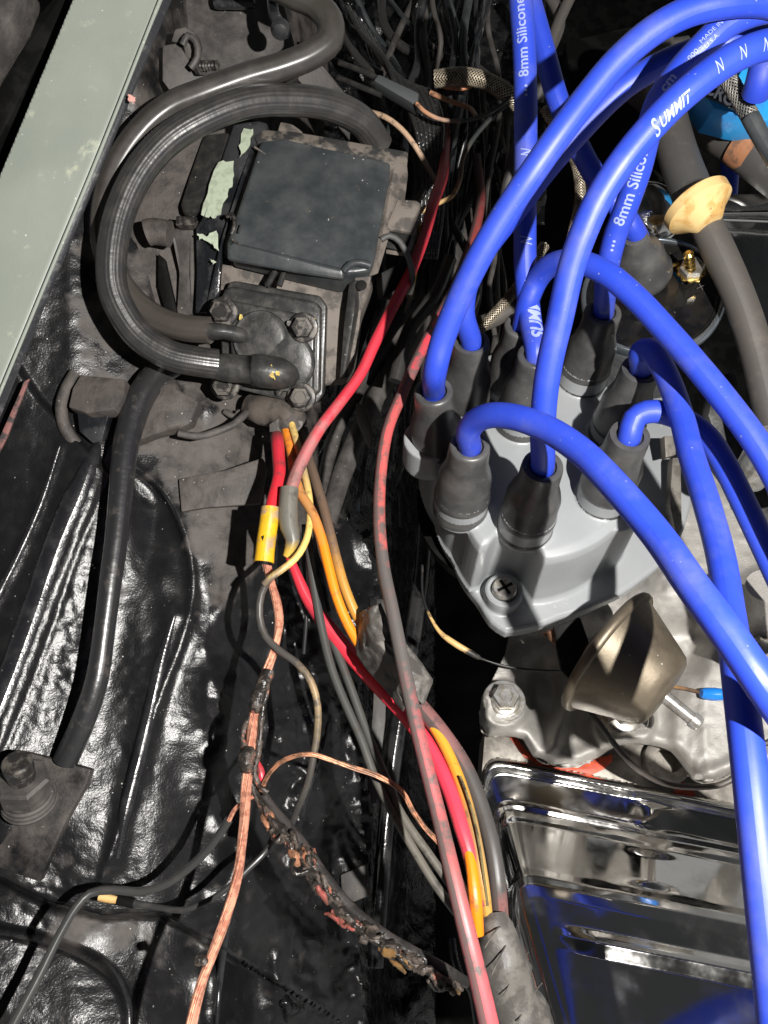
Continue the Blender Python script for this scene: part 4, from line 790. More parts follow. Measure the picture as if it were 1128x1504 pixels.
head = slab('cylinder_head', [G(x, y, -.3195) for x, y in ((712, 1070), (1160, 1070), (1160, 1206), (1000, 1172), (900, 1152), (780, 1126), (730, 1128), (706, 1150))], 20, m_aluflat, None, bevel=1); tag(head, 'bare aluminium head face between manifold and valve cover', 'cylinder head')
gk = slab('orange_gasket', [G(x, y, -.3188) for x, y in ((744, 1076), (756, 1080), (774, 1104), (800, 1122), (850, 1128), (872, 1114), (900, 1108), (899, 1118), (886, 1130), (868, 1138), (845, 1132), (800, 1126), (770, 1112))], 1, m_gasket, None, bevel=.2); tag(gk, 'orange gasket squeezed out under the manifold edge', 'gasket')
gk = slab('orange_gasket', [G(x, y, -.3188) for x, y in ((980, 1140), (1000, 1146), (1018, 1158), (1022, 1168), (1000, 1166), (984, 1154))], 1, m_gasket, None, bevel=.2); tag(gk, 'small orange gasket scrap right of the larger one', 'gasket')
o = lathe('machined_boss', G(975, 1122, -.3190), UPW, [(9, 0), (9, 5), (7.6, 6), (5, 6.1), (4.6, 3)], m_aluflat, None, 40); tag(o, 'round machined boss showing in a recess of the manifold edge', 'boss')
o = lathe('fitting', P(1136, 640+10, 250), UPW, [(6, -20), (7, 0)], m_zinc, None, 24); tag(o, 'zinc fitting at the right edge', 'fitting')
o = tube('corrugated_clamp', [(1100, 945, 268, 40), (1112, 955, 268, 42), (1150, 960, 268, 42)], m_zinc, seg=36, lump=.05, lscale=1400); tag(o, 'slotted metal hose clamp at the right edge beside the blue leads', 'clamp')
o = tube('casting_port', [(1128, 860, 262, 60), (1122, 890, 270, 70), (1110, 930, 280, 84)], m_alu, seg=36); tag(o, 'rounded aluminium port on the right edge', 'port')

VE = [(708, 1560), (706, 1300), (700, 1180), (702, 1146), (716, 1124), (742, 1113), (780, 1113), (900, 1142), (1000, 1162), (1200, 1204)]
VEs = spl(VE); ZV = -.3175
HS = np.array([-20, 0, 3, 7, 11, 15, 22, 58, 64, 72, 80, 88, 150, 160, 172, 190, 222, 232, 240, 248, 262, 420]); HH = np.array([-4, -1, 1.2, 2.6, 2.8, 2.0, .4, .7, 1.8, 4.2, 5.4, 6.2, 20.5, 23, 24.4, 24.8, 24.8, 26.3, 27.1, 26.3, 25.0, 25.2])
def s_vc(X, Y):
    a = (-(X-742)*(1204-1113)+(Y-1113)*(1200-742))/math.hypot(458, 91); b = (X-704)*3.5; k = 34.
    m = np.minimum(a, b); return m - k*np.log(np.exp(-(a-m)/k)+np.exp(-(b-m)/k))
def z_vc(X, Y):
    s = s_vc(X, Y)
    t = (X-705)/420.; s = s*(1+.10*np.clip(1-t, 0, 1)*0)
    Z = ZV*1000 + np.interp(s, HS, HH)
    f = sstep(810, 880, X); Z -= (np.interp(s, [215, 222, 232, 240, 248, 262], [0, 0, 1.5, 2.3, 1.5, .2]))*(1-f)
    bump = np.exp(-(((X-955)/24)**2)); Z += 1.3*bump*sstep(14, 30, s)*sstep(66, 56, s) + 2.2*bump*sstep(92, 104, s)*sstep(150, 135, s)
    Z += .05*vnoise(X, Y, 60, 51) + .060*np.maximum(0, s-150) 
    return Z
def m_vc(X, Y): return s_vc(X, Y) > -1
vcv = sheet('valve_cover', 694, 1170, 1100, 1560, 2, z_vc, m_chrome, mask=m_vc, level=True, th=1.2)
tag(vcv, 'chrome valve cover with stepped rails at the bottom right', 'valve cover')

# ---------------------------------------------------------------- wiring
RED = (.56, .030, .050); RDK = (.20, .05, .055); ORG = (.78, .22, .008); TAN = (.48, .26, .05); YEL = (.72, .50, .15); GRY = (.07, .07, .066); BRN = (.10, .072, .055)
def lift(y): t = min(1, max(0, (y-1040)/300.)); return 26*t*t*(3-2*t)
def wire(name, label, pts, w, stops, cat='wire', seg=16, **k):
    if name in ('red_lower_cable', 'maroon_cable', 'amber_wire', 'orange_lower_wire', 'chain_wire'): pts = [(p[0], p[1], p[2]-lift(p[1]))+tuple(p[3:]) for p in pts]
    m = k.pop('m', None) or wiremat('w_'+name+str(len(bpy.data.materials)), stops, **k); o = tube(name, pts, m, w=w, seg=seg); return tag(o, label, cat)
wire('red_cable', 'bright red cable running down past the box into the grey crimp sleeve', [(662, 150, 420, 8), (655, 215, 372, 12), (649, 262, 340, 17), (636, 300, 325), (622, 350, 315), (603, 400, 305), (575, 455, 296), (550, 505, 290), (530, 548, 286), (500, 590, 281), (468, 632, 277, 18), (446, 672, 274, 19), (432, 704, 272, 19), (425, 730, 271, 19)], 17, [(0, (.04, .02, .02)), (.22, (.30, .06, .06)), (.4, RED), (.85, RED), (.93, (.36, .12, .12)), (1, (.28, .12, .11))], rough=.45, glo=.56, ghi=.78)  # dark upper end is shade put into the cable colour
o = tube('grey_crimp_sleeve', [(425, 718, 270, 27), (423, 745, 269, 28), (425, 775, 269, 27), (430, 795, 269, 22), (421, 818, 270, 12)], wiremat('w_sleeve', [(0, (.13, .12, .10)), (.75, (.11, .105, .09)), (.9, (.45, .30, .05)), (1, (.5, .33, .05))], rough=.4, side=((.42, .29, .05), .5, .30), ribh=.2), seg=22, lump=.05)
tag(o, 'grey heat shrink sleeve with yellow edges below the red cable', 'crimp sleeve')
wire('red_wire', 'red wire entering the yellow butt connector', [(407, 640, 290), (409, 668, 283), (410, 700, 277), (404, 724, 274), (398, 748, 272)], 19, [(0, (.1, .03, .03)), (.2, RED), (1, (.55, .02, .03))], rough=.3, glo=.57, ghi=.8)
o = thing('butt_connector', 'yellow butt connector crimped onto bare copper', 'butt connector', P(393, 785, 269))
tube('sleeve', [(397, 745, 269, 27), (396, 760, 269, 28), (393, 780, 269, 27.5), (390, 802, 269, 28.5), (388, 822, 269, 29), (387.5, 826, 269, 29.5)], m_yelcrimp, parent=o, seg=28, lump=.02, lscale=500)
tube('inner_bore', [(388, 824, 269.2, 25), (387, 828.5, 269.3, 25)], m_deep, parent=o, seg=24)
slab('crimp_dent', [(384, 788, 265.2), (388, 786, 265.2), (386, 794, 265.2)], .3, m_deep, o, bevel=0)
def strands(name, label, pts, w, n, m, turns, cat='copper wire', spread=None, parent=None):
    S = crom(ptl(pts, w), .002); C = S[:, :3]; R = S[:, 3]; T, Nn, B = frames(C); al = np.concatenate([[0], np.cumsum(np.linalg.norm(np.diff(C, axis=0), axis=1))])
    t = thing(name, label, cat, Vector(C[0]))
    for k in range(n+1):
        a = 2*math.pi*k/n + al*turns*6.28; ph = rng.random()*6.28
        q = (.62 if k < n else 0.) * (1+.18*np.sin(al*90+ph)) + .0
        rr = np.full(len(C), .0) + R*(.42 if n <= 7 else .27)
        if k == n: rr = R*(.5 if n <= 7 else .62)
        Ck = C + (R*q)[:, None]*(np.cos(a)[:, None]*Nn+np.sin(a)[:, None]*B)
        tube('strand', None, m, parent=t, seg=8, raw=np.hstack([Ck, rr[:, None]]))
    return t
strands('copper_cable', 'thick bare orange copper strands hanging from the yellow butt connector', [(389, 818, 270, 14), (397, 850, 270, 13), (407, 885, 270, 14), (410, 915, 270, 14), (405, 945, 270, 13), (393, 982, 270, 14), (378, 1020, 269, 15), (372, 1060, 268, 16), (368, 1100, 267, 16), (362, 1150, 265, 17), (358, 1210, 262, 16), (350, 1280, 259, 16), (334, 1340, 256, 17), (314, 1395, 254, 17), (297, 1440, 252, 18), (286, 1480, 250, 18), (274, 1540, 248, 18)], 14, 12, m_copper, 9)
# burnt insulation shells on the copper
for l, pts, w in (('charred insulation crust around the upper part of the bare copper cable', [(396, 985, 268, 14), (388, 1002, 267, 22), (381, 1018, 267, 20), (377, 1034, 267, 24), (371, 1046, 268, 12)], 20),
                  ('charred knot where the thin strands meet the bare copper cable', [(366, 1098, 266, 14), (364, 1110, 265, 26), (362, 1120, 265, 28), (364, 1130, 265, 18), (368, 1142, 267, 8)], 20),):
    tag(tube('charred_insulation', pts, m_char, w=w, seg=28, step=.0009, lump=.22, lscale=900), l, 'insulation')
for l, pts in (('charred sliver clinging to the left of the bare copper cable', [(382, 1036, 268, 5), (362, 1062, 268, 9), (356, 1080, 268, 7), (360, 1100, 267, 10)]), ('charred sliver clinging to the right of the bare copper cable', [(394, 1010, 267, 6), (386, 1040, 267, 9), (383, 1070, 267, 7), (380, 1100, 267, 10), (374, 1140, 268, 9), (392, 1165, 268, 12)])):
    tag(tube('charred_sliver', pts, m_char, w=8, seg=16, step=.0009, lump=.3, lscale=1000), l, 'insulation')
wire('red_stub', 'small red stub of insulation beside the copper cable', [(376, 1118, 270, 8), (382, 1130, 269, 11), (385, 1146, 269, 10), (383, 1152, 269, 4)], 10, [(0, RED), (1, RED)], rough=.35)
o = tube('solder_blob', [(286, 1412, 250, 10), (296, 1410, 250, 16), (304, 1416, 250, 9)], m_char, seg=18, lump=.2, lscale=800); tag(o, 'burnt blob low on the bare copper cable', 'insulation')
# charred harness
hn = thing('charred_harness', 'burnt black harness running down to the lower middle with melted copper showing', 'harness', P(380, 1160, 275))
HP = [(374, 1130, 272, 8), (380, 1160, 271, 13), (392, 1182, 270, 16), (412, 1208, 268, 18), (440, 1242, 266, 20), (470, 1285, 264, 20), (500, 1325, 262, 21), (540, 1362, 260, 22), (580, 1390, 259, 23), (620, 1412, 258, 24), (655, 1432, 258, 24), (682, 1446, 258, 17)]
tube('sheath', [(x+3, y-3, d+2, w*.86) for x, y, d, w in HP], mat('sheath_black', (.020, .019, .018), (.045, .04, .038), rough=.32, scale=150, bump=.2, bscale=600), parent=hn, seg=28, lump=.04)
SHP = crom(ptl([(x-5, y+6, d-1, 12) for x, y, d, w in HP]), .0025); mcol = [m_char, m_char, m_copperD, m_char, mat('melted_red', (.24, .06, .05), (.12, .05, .035), rough=.35, scale=300, bump=.2), m_char, mat('melted_brown', (.16, .09, .035), (.06, .04, .022), rough=.25, scale=300, bump=.3)]
tube('burnt_core', None, m_char, parent=hn, seg=20, raw=np.hstack([SHP[:, :3], (SHP[:, 3]*(.9+.3*rng.random(len(SHP))))[:, None]]), lump=.3, lscale=900)
for i in range(4, len(SHP)-2, 1):
    for r_ in range(2):
        c = Vector(SHP[i, :3]) + Vector(((rng.random()-.5)*.0045, (rng.random()-.62)*.0045, (rng.random()-.2)*.0022)); a = Vector(rng.random(3)-.5); r0 = .6+1.0*rng.random()
        mm = (mcol[int((i*.22 + rng.random()*1.6)) % len(mcol)] if rng.random() < .45 else m_char)
        dr = Vector(SHP[min(i+1, len(SHP)-1), :3])-Vector(SHP[i-1, :3]); dr = (dr.normalized()+a*.9).normalized()
        seq = [(c + dr*(.0014*(q-2)) + Vector(rng.random(3)-.5)*.0009, (r0*(.35+.65*math.sin(math.pi*(q+.5)/5)))/1000) for q in range(5)]
        tube('melted_blob', None, mm, parent=hn, seg=9, raw=crom(seq, .0007), lump=.25, lscale=2500)
for q in (((432, 1262, 262), (428, 1276, 260), (436, 1284, 260), (452, 1280, 261)), ((540, 1366, 257), (552, 1378, 255), (566, 1372, 256)), ((400, 1232, 264), (408, 1236, 262), (414, 1226, 263))):
    tube('melted_drip', [(*p, 5+3*random.random()) for p in q], m_char, parent=hn, seg=10, lump=.3, lscale=2000)
strands('fine_copper_wire', 'thin tarnished copper strands arching right from the charred knot', [(384, 1162, 268), (392, 1142, 267), (408, 1122, 266), (432, 1110, 265), (458, 1108, 265), (474, 1112, 266), (515, 1127, 268), (556, 1140, 270), (590, 1162, 271), (606, 1190, 272), (622, 1214, 272), (650, 1245, 271), (676, 1290, 270), (692, 1330, 268)], 7.5, 5, m_copperD, 14)
strands('frayed_copper_wire', 'frayed copper ends joining the black wire to the copper cable', [(336, 1206, 268), (343, 1192, 267), (352, 1182, 266), (372, 1170, 266)], 7, 4, m_copper, 10)
# orange, tan, yellow, brown from the boot
wire('orange_wire', 'bright orange wire from the taped boot down to the torn tape', [(420, 628, 296), (428, 665, 288), (432, 695, 282), (440, 722, 277), (458, 752, 273), (472, 790, 270), (482, 830, 269), (494, 875, 269), (510, 915, 271), (530, 950, 275), (556, 985, 279), (586, 1020, 282)], 15, [(0, (.85, .25, .01)), (.22, (.55, .22, .05)), (.38, (.45, .22, .08)), (.5, ORG), (1, ORG)], glo=.55, ghi=.78)
wire('tan_wire', 'dull orange brown wire running just right of the bright orange one', [(440, 634, 298), (452, 670, 292), (462, 702, 286), (475, 745, 280), (484, 780, 276), (494, 820, 274), (506, 862, 273), (524, 905, 274), (544, 936, 277), (570, 970, 280), (600, 1012, 283)], 15, [(0, BRN), (.45, (.14, .09, .06)), (.6, (.45, .22, .04)), (1, (.40, .22, .03))], glo=.6, ghi=.8)
wire('brown_wire', 'grey brown wire leaving the boot between orange and tan wires', [(446, 630, 300), (452, 665, 295), (458, 720, 288), (462, 750, 286), (470, 800, 284), (488, 850, 284), (500, 900, 286)], 13, [(0, BRN), (1, BRN)])
wire('yellow_wire', 'pale yellow wire bending left to meet the bare copper', [(428, 622, 294), (436, 650, 288), (446, 690, 282), (454, 730, 277), (455, 765, 272), (449, 795, 268), (434, 820, 265), (412, 838, 264), (398, 848, 264), (388, 858, 265)], 10.5, [(0, YEL), (.3, (.35, .25, .13)), (.5, YEL), (.86, YEL), (.95, (.16, .12, .08)), (1, (.07, .06, .05))], glo=.55, ghi=.78)
wire('dirty_looped_wire', 'dirty brown wire looping from the yellow wire down past the copper', [(394, 852, 266), (384, 872, 267), (381, 905, 268), (390, 935, 268), (410, 955, 267), (438, 976, 266), (456, 1000, 266), (466, 1034, 267), (466, 1075, 269), (460, 1112, 270), (452, 1150, 272), (436, 1190, 276), (424, 1220, 282)], 11, [(0, (.06, .055, .05)), (.35, (.06, .055, .05)), (.48, (.30, .21, .11)), (.62, (.14, .11, .07)), (.72, (.05, .045, .04)), (1, (.02, .02, .02))], glo=.5, ghi=.62)
wire('grey_wire', 'grey wire leaving the boot left of the orange wire', [(412, 628, 298), (418, 660, 293), (422, 685, 290), (418, 705, 290)], 9, [(0, GRY), (1, BRN)])
wire('red_lower_cable', 'thick red cable passing under the torn tape to the bottom sleeve', [(424, 815, 285, 12), (436, 845, 285, 15), (450, 876, 286, 18), (482, 922, 287), (520, 968, 286), (560, 1012, 283), (600, 1056, 279), (634, 1104, 276), (660, 1160, 273), (676, 1210, 271), (692, 1262, 271), (704, 1330, 272)], 23, [(0, RED), (.12, RED), (.2, (.4, .03, .05)), (.35, (.80, .035, .06)), (.75, (.80, .05, .09)), (.9, (.55, .05, .07)), (1, RDK)], glo=.57, ghi=.8, rough=.35)
for l, p in (('left one of the twin grey wires running down the dark gap', [(450, 775, 284), (455, 815, 284), (462, 865, 284), (474, 930, 284), (488, 985, 283), (510, 1040, 282), (530, 1085, 281), (550, 1140, 280), (575, 1190, 278), (606, 1245, 276), (640, 1300, 274), (670, 1340, 272)]),
             ('right one of the twin grey wires running down the dark gap', [(462, 850, 287), (478, 915, 287), (498, 965, 286), (515, 1010, 285), (533, 1060, 284), (552, 1108, 282), (572, 1155, 280), (592, 1200, 278), (628, 1252, 276), (662, 1300, 274)])):
    wire('grey_twin_wire', l, p, 13, [(0, (.045, .047, .045)), (.6, (.06, .06, .055)), (.85, (.12, .11, .09)), (1, (.08, .075, .065))], rough=.4, ribs=2, ribh=.1)
wire('thin_black_wire', 'thin black wire hanging left of the twin grey wires', [(446, 770, 288), (446, 830, 290), (450, 900, 292), (446, 960, 296)], 6, [(0, K), (1, K)])
wire('red_front_wire', 'soot stained red wire running the full height in front of the others', [(700, 230, 400, 14), (706, 290, 385, 14), (696, 345, 365, 15), (668, 420, 330, 15), (638, 478, 305, 16), (612, 530, 290, 17), (590, 580, 280, 17), (570, 630, 272, 17), (560, 690, 266, 17), (557, 760, 261, 18), (563, 830, 257, 19), (576, 895, 253, 20), (590, 965, 249, 21), (606, 1040, 245, 22), (625, 1120, 241, 22), (645, 1200, 237, 23), (664, 1280, 230, 25), (686, 1370, 223, 27), (708, 1460, 217, 29), (724, 1530, 212, 30)], 18,
     [(0, (.05, .02, .02)), (.10, (.25, .05, .05)), (.26, (.55, .10, .08)), (.33, (.10, .06, .055)), (.40, (.72, .05, .08)), (.46, (.14, .09, .085)), (.52, (.50, .08, .08)), (.60, (.42, .09, .08)), (.66, (.08, .075, .07)), (.76, (.085, .075, .07)), (.82, (.40, .075, .08)), (.90, (.25, .085, .08)), (1, (.60, .08, .10))], side=((.10, .085, .08), .0, .16), glo=.50, ghi=.66, grime=(.10, .075, .07), seg=22)
wire('maroon_cable', 'dusty maroon cable curving from the torn tape into the bottom sleeve', [(570, 985, 282), (612, 1032, 278), (650, 1078, 275), (685, 1132, 272), (708, 1190, 270), (724, 1250, 268), (732, 1310, 268), (735, 1352, 270)], 25, [(0, (.16, .07, .065)), (.35, (.20, .09, .085)), (.5, (.06, .055, .052)), (.85, (.055, .052, .05)), (.93, (.17, .075, .07)), (1, (.2, .09, .08))], rough=.42, side=((.07, .06, .055), .05, .14), seg=24)
wire('amber_wire', 'amber wire emerging below the torn tape into the bottom sleeve', [(590, 1000, 282, 12), (618, 1040, 278, 14), (645, 1080, 274, 16), (668, 1128, 271, 17), (686, 1180, 269, 18), (700, 1240, 268, 18), (710, 1300, 268, 18), (716, 1345, 270, 16)], 17, [(0, (.70, .36, .04)), (.45, (.60, .28, .03)), (.7, (.30, .19, .08)), (1, (.5, .27, .06))], rough=.36, glo=.55, ghi=.75)
wire('orange_lower_wire', 'vivid orange wire just above the bottom sleeve', [(618, 1062, 284, 12), (640, 1100, 281, 13), (660, 1146, 278, 13), (674, 1190, 275, 13), (684, 1230, 271, 15), (692, 1270, 270, 17), (698, 1320, 269, 20), (702, 1372, 270, 18)], 18, [(0, (.4, .16, .04)), (.45, (.5, .2, .04)), (.6, ORG), (1, (.85, .19, .005))], rough=.36, glo=.57, ghi=.8)
wire('chain_wire', 'thin beaded wire lying on the amber wire', [(676, 1140, 266), (690, 1180, 264.5), (702, 1230, 264), (711, 1290, 265), (716, 1330, 267)], 4, [(0, (.3, .25, .1)), (1, (.2, .17, .08))], ribs=3, twist=400, ribh=.4)
# torn tape
tp = thing('torn_tape', 'torn flap of black fabric tape holding the wires together at mid height', 'tape', P(580, 970, 268))
def tsheet(name, rows, m, parent, th=.5, n=26):
    """tape laid through rows of points (each row left to right), with creases"""
    R_ = [[P(*p) for p in r] for r in rows]; V = []; k = 26
    ra = [crom([(p, 1) for p in r], .0008)[:, :3] for r in R_]
    rs_ = np.array([[a[int(t*(len(a)-1))] for t in np.linspace(0, 1, k)] for a in ra])
    m_ = 34; out = []
    for t in np.linspace(0, len(rows)-1.0001, m_):
        i = int(t); f = t-i; f = f*f*(3-2*f)*.4+f*.6; out.append(rs_[i]*(1-f)+rs_[min(i+1, len(rows)-1)]*f)
    A = np.array(out); ii, jj = np.meshgrid(np.arange(m_), np.arange(k), indexing='ij')
    cr_ = (np.abs(np.sin(ii*.33+jj*.24+vnoise(ii*1., jj*1., 5, 61)*5))**2*.0011 + vnoise(ii*1., jj*1., 3, 62)*.0010)
    A = A - (A/np.linalg.norm(A, axis=2)[..., None])*cr_[..., None]
    V = A.reshape(-1, 3); Fc = [(i*k+j, i*k+j+1, (i+1)*k+j+1, (i+1)*k+j) for i in range(m_-1) for j in range(k-1)]
    o = mkobj(name, V, Fc, m, parent); s = o.modifiers.new('thick', 'SOLIDIFY'); s.thickness = th/1000; s.offset = 0; return o
tsheet('wrap', [[(527, 902, 272), (541, 893, 262), (559, 886, 259)], [(522, 935, 274), (548, 918, 259), (572, 915, 258)], [(524, 962, 274), (560, 942, 257), (600, 950, 260)], [(540, 985, 273), (578, 962, 257), (618, 972, 262)], [(566, 1012, 271), (596, 988, 258), (636, 1000, 263)], [(592, 1046, 271), (606, 1022, 259), (622, 1036, 262)]], m_tape, tp)
tsheet('loose_corner', [[(594, 965, 264), (606, 968, 263)], [(596, 990, 263), (622, 984, 265)], [(602, 1010, 262), (636, 998, 267)], [(606, 1040, 262), (618, 1030, 265)], [(614, 1090, 262), (621, 1085, 263)]], m_tape, tp)
# bottom sleeve
bs = thing('taped_sleeve', 'wide black taped sleeve swallowing the wires at the bottom edge', 'sleeve', P(745, 1420, 262))
tube('sleeve', [(724, 1342, 243, 36), (727, 1360, 241, 52), (734, 1390, 238, 62), (742, 1430, 235, 70), (756, 1475, 232, 80), (772, 1520, 229, 92), (784, 1560, 226, 98)], m_tape, parent=bs, seg=40, step=.0012, lump=.09, lscale=230, wrap=(.10, 75))
for i, (a, b, c) in enumerate([((712, 1392, 233), (730, 1364, 233.5), (748, 1356, 236)), ((740, 1462, 226), (762, 1420, 227), (776, 1398, 231)), ((760, 1500, 221), (786, 1456, 223), (796, 1444, 226)), ((722, 1432, 230), (742, 1390, 230), (758, 1372, 234))]):
    tube('tape_edge', [(*a, 2), (*b, 2.5), (*c, 2)], m_tape, parent=bs, seg=8)
wire('black_edge_wire', 'glossy black wires looped at the left of the bottom sleeve', [(664, 1380, 290), (668, 1410, 286), (678, 1435, 283), (692, 1455, 281), (700, 1500, 280), (706, 1540, 280)], 11, [(0, K), (1, K)], rough=.2, m=None)
# lower left black wires
mbw = dict(rough=.3, glo=.55, ghi=.75, grime=(.06, .055, .05))
wire('black_wire', 'black wire rising from the lower left corner and bending right to frayed copper', [(-10, 1560, 262, 16), (22, 1500, 264, 15), (58, 1432, 267, 14), (88, 1372, 270, 13), (112, 1332, 273), (132, 1312, 275), (165, 1307, 276), (205, 1310, 277), (245, 1298, 277), (276, 1276, 276), (305, 1248, 274), (326, 1220, 271), (337, 1203, 269)], 12.5, [(0, (.045, .045, .044)), (1, (.035, .034, .033))], **mbw)
wire('earth_wire', 'thinner black wire from the brass terminal rising right behind the copper', [(176, 1322, 284, 14), (205, 1328, 284, 10), (240, 1334, 284, 9), (266, 1337, 283, 9), (300, 1326, 283), (336, 1303, 283), (366, 1275, 284), (392, 1248, 286), (404, 1222, 290)], 9, [(0, (.03, .03, .03)), (1, (.03, .03, .03))], **mbw)
o = tube('ring_terminal', [(146, 1317, 283, 12), (160, 1320, 283, 12), (172, 1322, 283, 10)], m_tan, seg=14); tag(o, 'pale brass terminal at the end of the thinner black wire', 'terminal')
o = tube('terminal_ferrule', [(174, 1321, 283, 15), (196, 1326, 283, 15)], m_deep, seg=16); tag(o, 'black ferrule on the thinner black wire', 'ferrule')
# stud and plate lower left
pl = slab('corner_plate', [(-40, 1090, 283), (10, 1098, 283), (60, 1110, 283), (134, 1130, 283), (128, 1150, 283), (100, 1200, 284), (72, 1262, 285), (58, 1296, 286), (-40, 1262, 286)], 4, m_under, None, bevel=1.0); tag(pl, 'dark steel plate under the threaded stud at lower left', 'plate')
a_ = pl.data.attributes.new('dust_lift', 'FLOAT', 'POINT'); a_.data.foreach_set('value', np.full(len(pl.data.vertices), .50, np.float32))  # dust colour raised to brighten the dim plate
sd = thing('stud_and_nut', 'dusty threaded stud with washers on the lower left plate', 'stud', P(40, 1170, 280))
SB_ = P(44, 1178, 282); SAx = (P(22, 1112, 262)-SB_).normalized()
lathe('washers', SB_, SAx, [(8.6, 0), (8.8, 1), (8.2, 1.3), (8.5, 1.6), (8.5, 2.6), (7.8, 2.9), (8.1, 3.2), (8.1, 4.2), (7.4, 4.6), (7.6, 4.9), (7.6, 6.0), (6.5, 6.4)], m_flat, sd, 40)
lathe('nut', SB_, SAx, [(8.2, 6.2), (8.2, 12.5), (7.2, 13.4), (4.5, 13.5)], m_flat, sd, 36, poly=lambda q: 1/math.cos((q % (math.pi/3))-math.pi/6)*.9)
lathe('stud_end', SB_, SAx, [(4.2, 13), (4.4, 17), (4.2, 17.4), (4.6, 17.8), (4.6, 21), (4.0, 21.8), (1, 21.9)], m_bolt, sd, 28)
# wires under the distributor
wire('points_lead', 'thin dark lead from under the canister sweeping right', [(856, 1035, 286), (880, 1062, 282), (905, 1096, 280), (935, 1128, 279), (975, 1150, 280), (1020, 1156, 281), (1060, 1152, 282), (1080, 1140, 282), (1110, 1100, 282), (1140, 1085, 282)], 9, [(0, (.05, .048, .045)), (.5, (.07, .055, .045)), (1, (.04, .038, .036))])
wire('fine_tan_wire', 'fine wire with a tan end in the dark gap left of the canister', [(620, 830, 330, 4), (622, 880, 326, 4), (644, 926, 322, 6), (660, 940, 320, 9), (684, 955, 318, 9), (702, 965, 317, 8), (706, 967, 317, 4), (740, 978, 312, 4), (790, 985, 306, 4), (825, 986, 300, 4)], 6, [(0, K), (.25, K), (.30, (.62, .40, .16)), (.52, (.62, .40, .16)), (.56, K), (1, (.04, .04, .035))])
wire('brown_lead', 'thin brown lead behind the nipple leading to a blue connector', [(985, 1008, 300, 5), (1010, 1012, 296, 5), (1032, 1018, 292, 5)], 5, [(0, (.3, .16, .07)), (1, (.06, .04, .03))])
o = tube('blue_connector', [(1030, 1018, 291, 13), (1036, 1019, 291, 17), (1062, 1020, 289, 17), (1064, 1020, 289, 12)], mat('blue_crimp', (.01, .16, .55), rough=.3), seg=20); tag(o, 'small bright blue crimp connector behind the lower leads', 'crimp connector')
# upper centre clutter
lm = thing('wire_loom', 'tangle of thin dark wires filling the gap right of the black box', 'wire loom', P(660, 380, 370))
rl = random.Random(11)
for i in range(26):
    x = rl.uniform(600, 740); y = rl.uniform(-90, -30) if i % 2 else rl.uniform(120, 230); d = rl.uniform(392, 430) if i % 2 else rl.uniform(400, 430); pts = []
    sl = rl.uniform(-.5, .1)
    for q in range(9): pts.append((x+rl.uniform(-9, 9), y, d+rl.uniform(-8, 8))); y += rl.uniform(50, 80); x += sl*55; d -= rl.uniform(0, 3)
    tube('wire', pts, [m_flat, m_boxtop, m_gloss, m_gloss, mhr][i % 5], w=rl.choice([6, 7, 8, 10, 13]), parent=lm, seg=10, step=.004)
for i in range(9):
    x = rl.uniform(480, 640); y = rl.uniform(-80, -30); pts = []
    for q in range(6): pts.append((x, y, rl.uniform(395, 425))); x += rl.uniform(10, 50); y += rl.uniform(20, 70)
    tube('wire', pts, [m_gloss, m_flat, m_boxtop][i % 3], w=rl.choice([7, 9, 12]), parent=lm, seg=10, step=.004)
rw = random.Random(5)
for i in range(7):
    x0 = 524+i*7+rw.uniform(-3, 3); y0 = 34+i*9
    wire('black_loom_wire', ['shiny black loom wire, %s in the bundle above the box' % s for s in ('leftmost', 'second from the left', 'third from the left', 'middle', 'third from the right', 'second from the right', 'rightmost')][i],
         [(x0-14, y0-24, 380), (x0+8, y0+18, 374), (x0+40-2*i, y0+52, 370), (580+i*8, 120+i*2, 366), (606+i*7, 172, 364), (618+i*5, 225, 364), (620+i*5, 300, 370), (616+i*4, 380, 380)], 8, [(0, (.02, .02, .02)), (1, (.025, .025, .025))], rough=.13, spec=1.0, ribh=.5, rings=140, seg=10)
o = slab('grey_plug', [(548, 118, 352), (556, 108, 352), (616, 136, 352), (613, 156, 352), (606, 152, 352)], 9, mat('plug_grey', (.065, .07, .073), rough=.5, scale=200, bump=.05), None, bevel=1.2); tag(o, 'flat dark grey plug lying over the black loom wires', 'plug')
for l, p in (('upper black lead feeding the grey plug', [(498, 92, 362), (530, 104, 358), (556, 116, 356)]), ('lower black lead feeding the grey plug', [(496, 114, 362), (526, 126, 358), (560, 140, 356)])): wire('plug_lead', l, p, 8, [(0, (.02, .02, .02)), (1, (.03, .03, .03))], rough=.25)
wire('tan_striped_wire', 'pale tan wire arching down right of the black box', [(514, 160, 360), (540, 164, 358), (566, 172, 356), (590, 190, 355), (612, 218, 355), (628, 246, 356), (640, 268, 360)], 8, [(0, (.4, .28, .2)), (.12, (.1, .09, .08)), (.3, (.5, .34, .22)), (.7, (.55, .38, .26)), (1, (.06, .05, .05))])
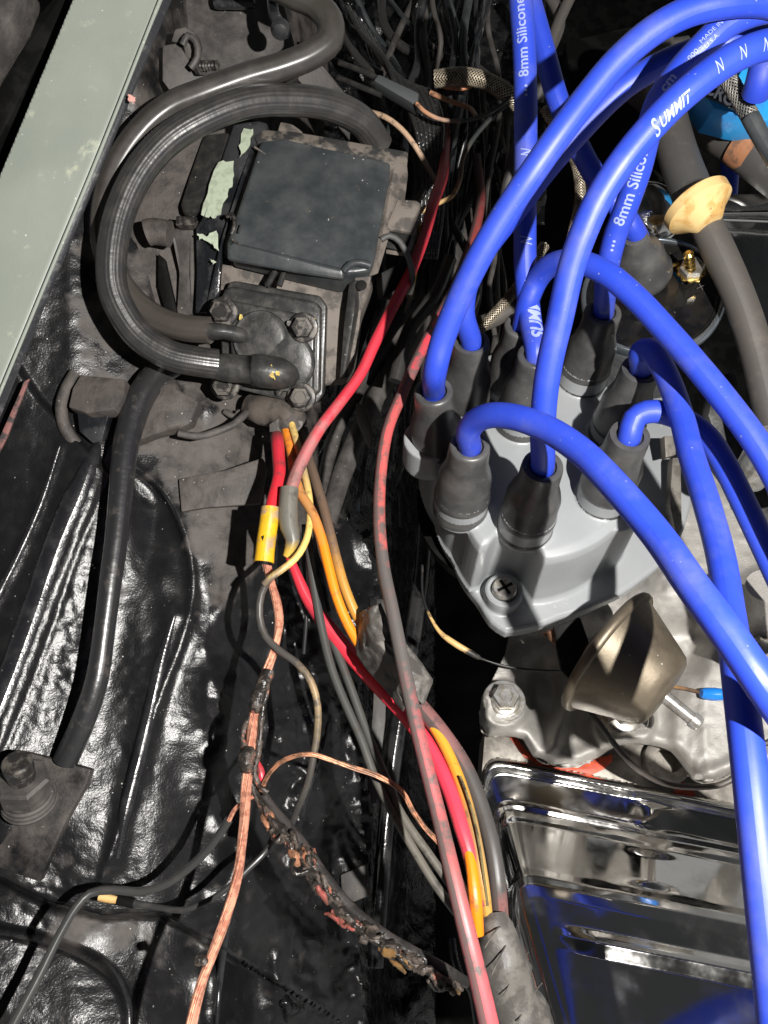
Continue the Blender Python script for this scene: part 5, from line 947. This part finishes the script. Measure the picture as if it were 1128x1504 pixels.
wire('orange_tracer_wire', 'thin orange and black wire crossing the braided hose end', [(612, 152, 350), (624, 164, 349), (650, 176, 348), (690, 176, 348), (726, 162, 348), (750, 140, 350), (745, 122, 354), (715, 116, 358), (680, 130, 360), (645, 126, 360)], 6, [(0, (.55, .25, .12)), (.12, (.5, .3, .2)), (.25, (.04, .05, .05)), (.65, (.03, .03, .03)), (.85, (.5, .2, .1)), (1, (.5, .2, .1))])
wire('tan_drop_wire', 'tan wire dropping and hooking left beside the box', [(760, 140, 355), (725, 170, 355), (698, 200, 355), (680, 232, 355), (676, 262, 354), (664, 288, 352), (640, 300, 350), (616, 312, 350)], 7, [(0, K), (.35, (.03, .035, .035)), (.6, (.14, .11, .08)), (.8, (.50, .32, .14)), (1, (.42, .28, .12))])
wire('brown_scrap_wire', 'brown wire below the braided hose end', [(632, 136, 362), (660, 148, 360), (688, 158, 360), (700, 172, 350)], 7, [(0, (.45, .22, .12)), (1, (.25, .14, .09))])
wire('yellow_tracer_wire', 'yellow striped wire right of the plug shell', [(614, 320, 318), (616, 348, 318), (612, 380, 320), (606, 420, 322), (596, 460, 326)], 7, [(0, (.03, .03, .03)), (.15, (.75, .55, .02)), (.5, (.75, .55, .02)), (.7, (.6, .5, .05)), (.85, (.1, .1, .08)), (1, (.05, .05, .05))], side=((.08, .08, .07), .1, .12))
for i, (p, w_, l) in enumerate([([(640, 250, 372), (610, 300, 365), (590, 350, 358)], 9, 'black wire behind the plug shell'), ([(665, 330, 372), (690, 380, 366), (700, 430, 362), (668, 500, 356)], 12, 'black wire beside the left blue lead'),
     ([(590, 400, 340), (570, 440, 336), (548, 480, 332), (540, 540, 330)], 9, 'grey wire tucked behind the red cable'), ([(660, 380, 360), (640, 430, 352), (600, 490, 344), (580, 560, 340)], 22, 'black sleeve right of the red cable'), ([(480, 0, 400), (500, 40, 398), (530, 90, 396), (560, 110, 392)], 12, 'black cable left of the loom bundle'),
     ([(560, -20, 420), (566, 40, 415), (600, 74, 410), (650, 84, 405), (700, 100, 402), (715, 112, 400)], 13, 'black cable curving above the braided hose end')]):
    wire('dark_wire', l, p, w_, [(0, (.03, .03, .03)), (1, (.035, .033, .032))], rough=.3)
blk('bay_bracket', 'pale dusty plate glimpsed left of the arching lead', 'plate', [(690, 300, 440), (720, 280, 440), (712, 340, 440), (690, 400, 440), (670, 375, 440)], 4, m_dusty, .8)
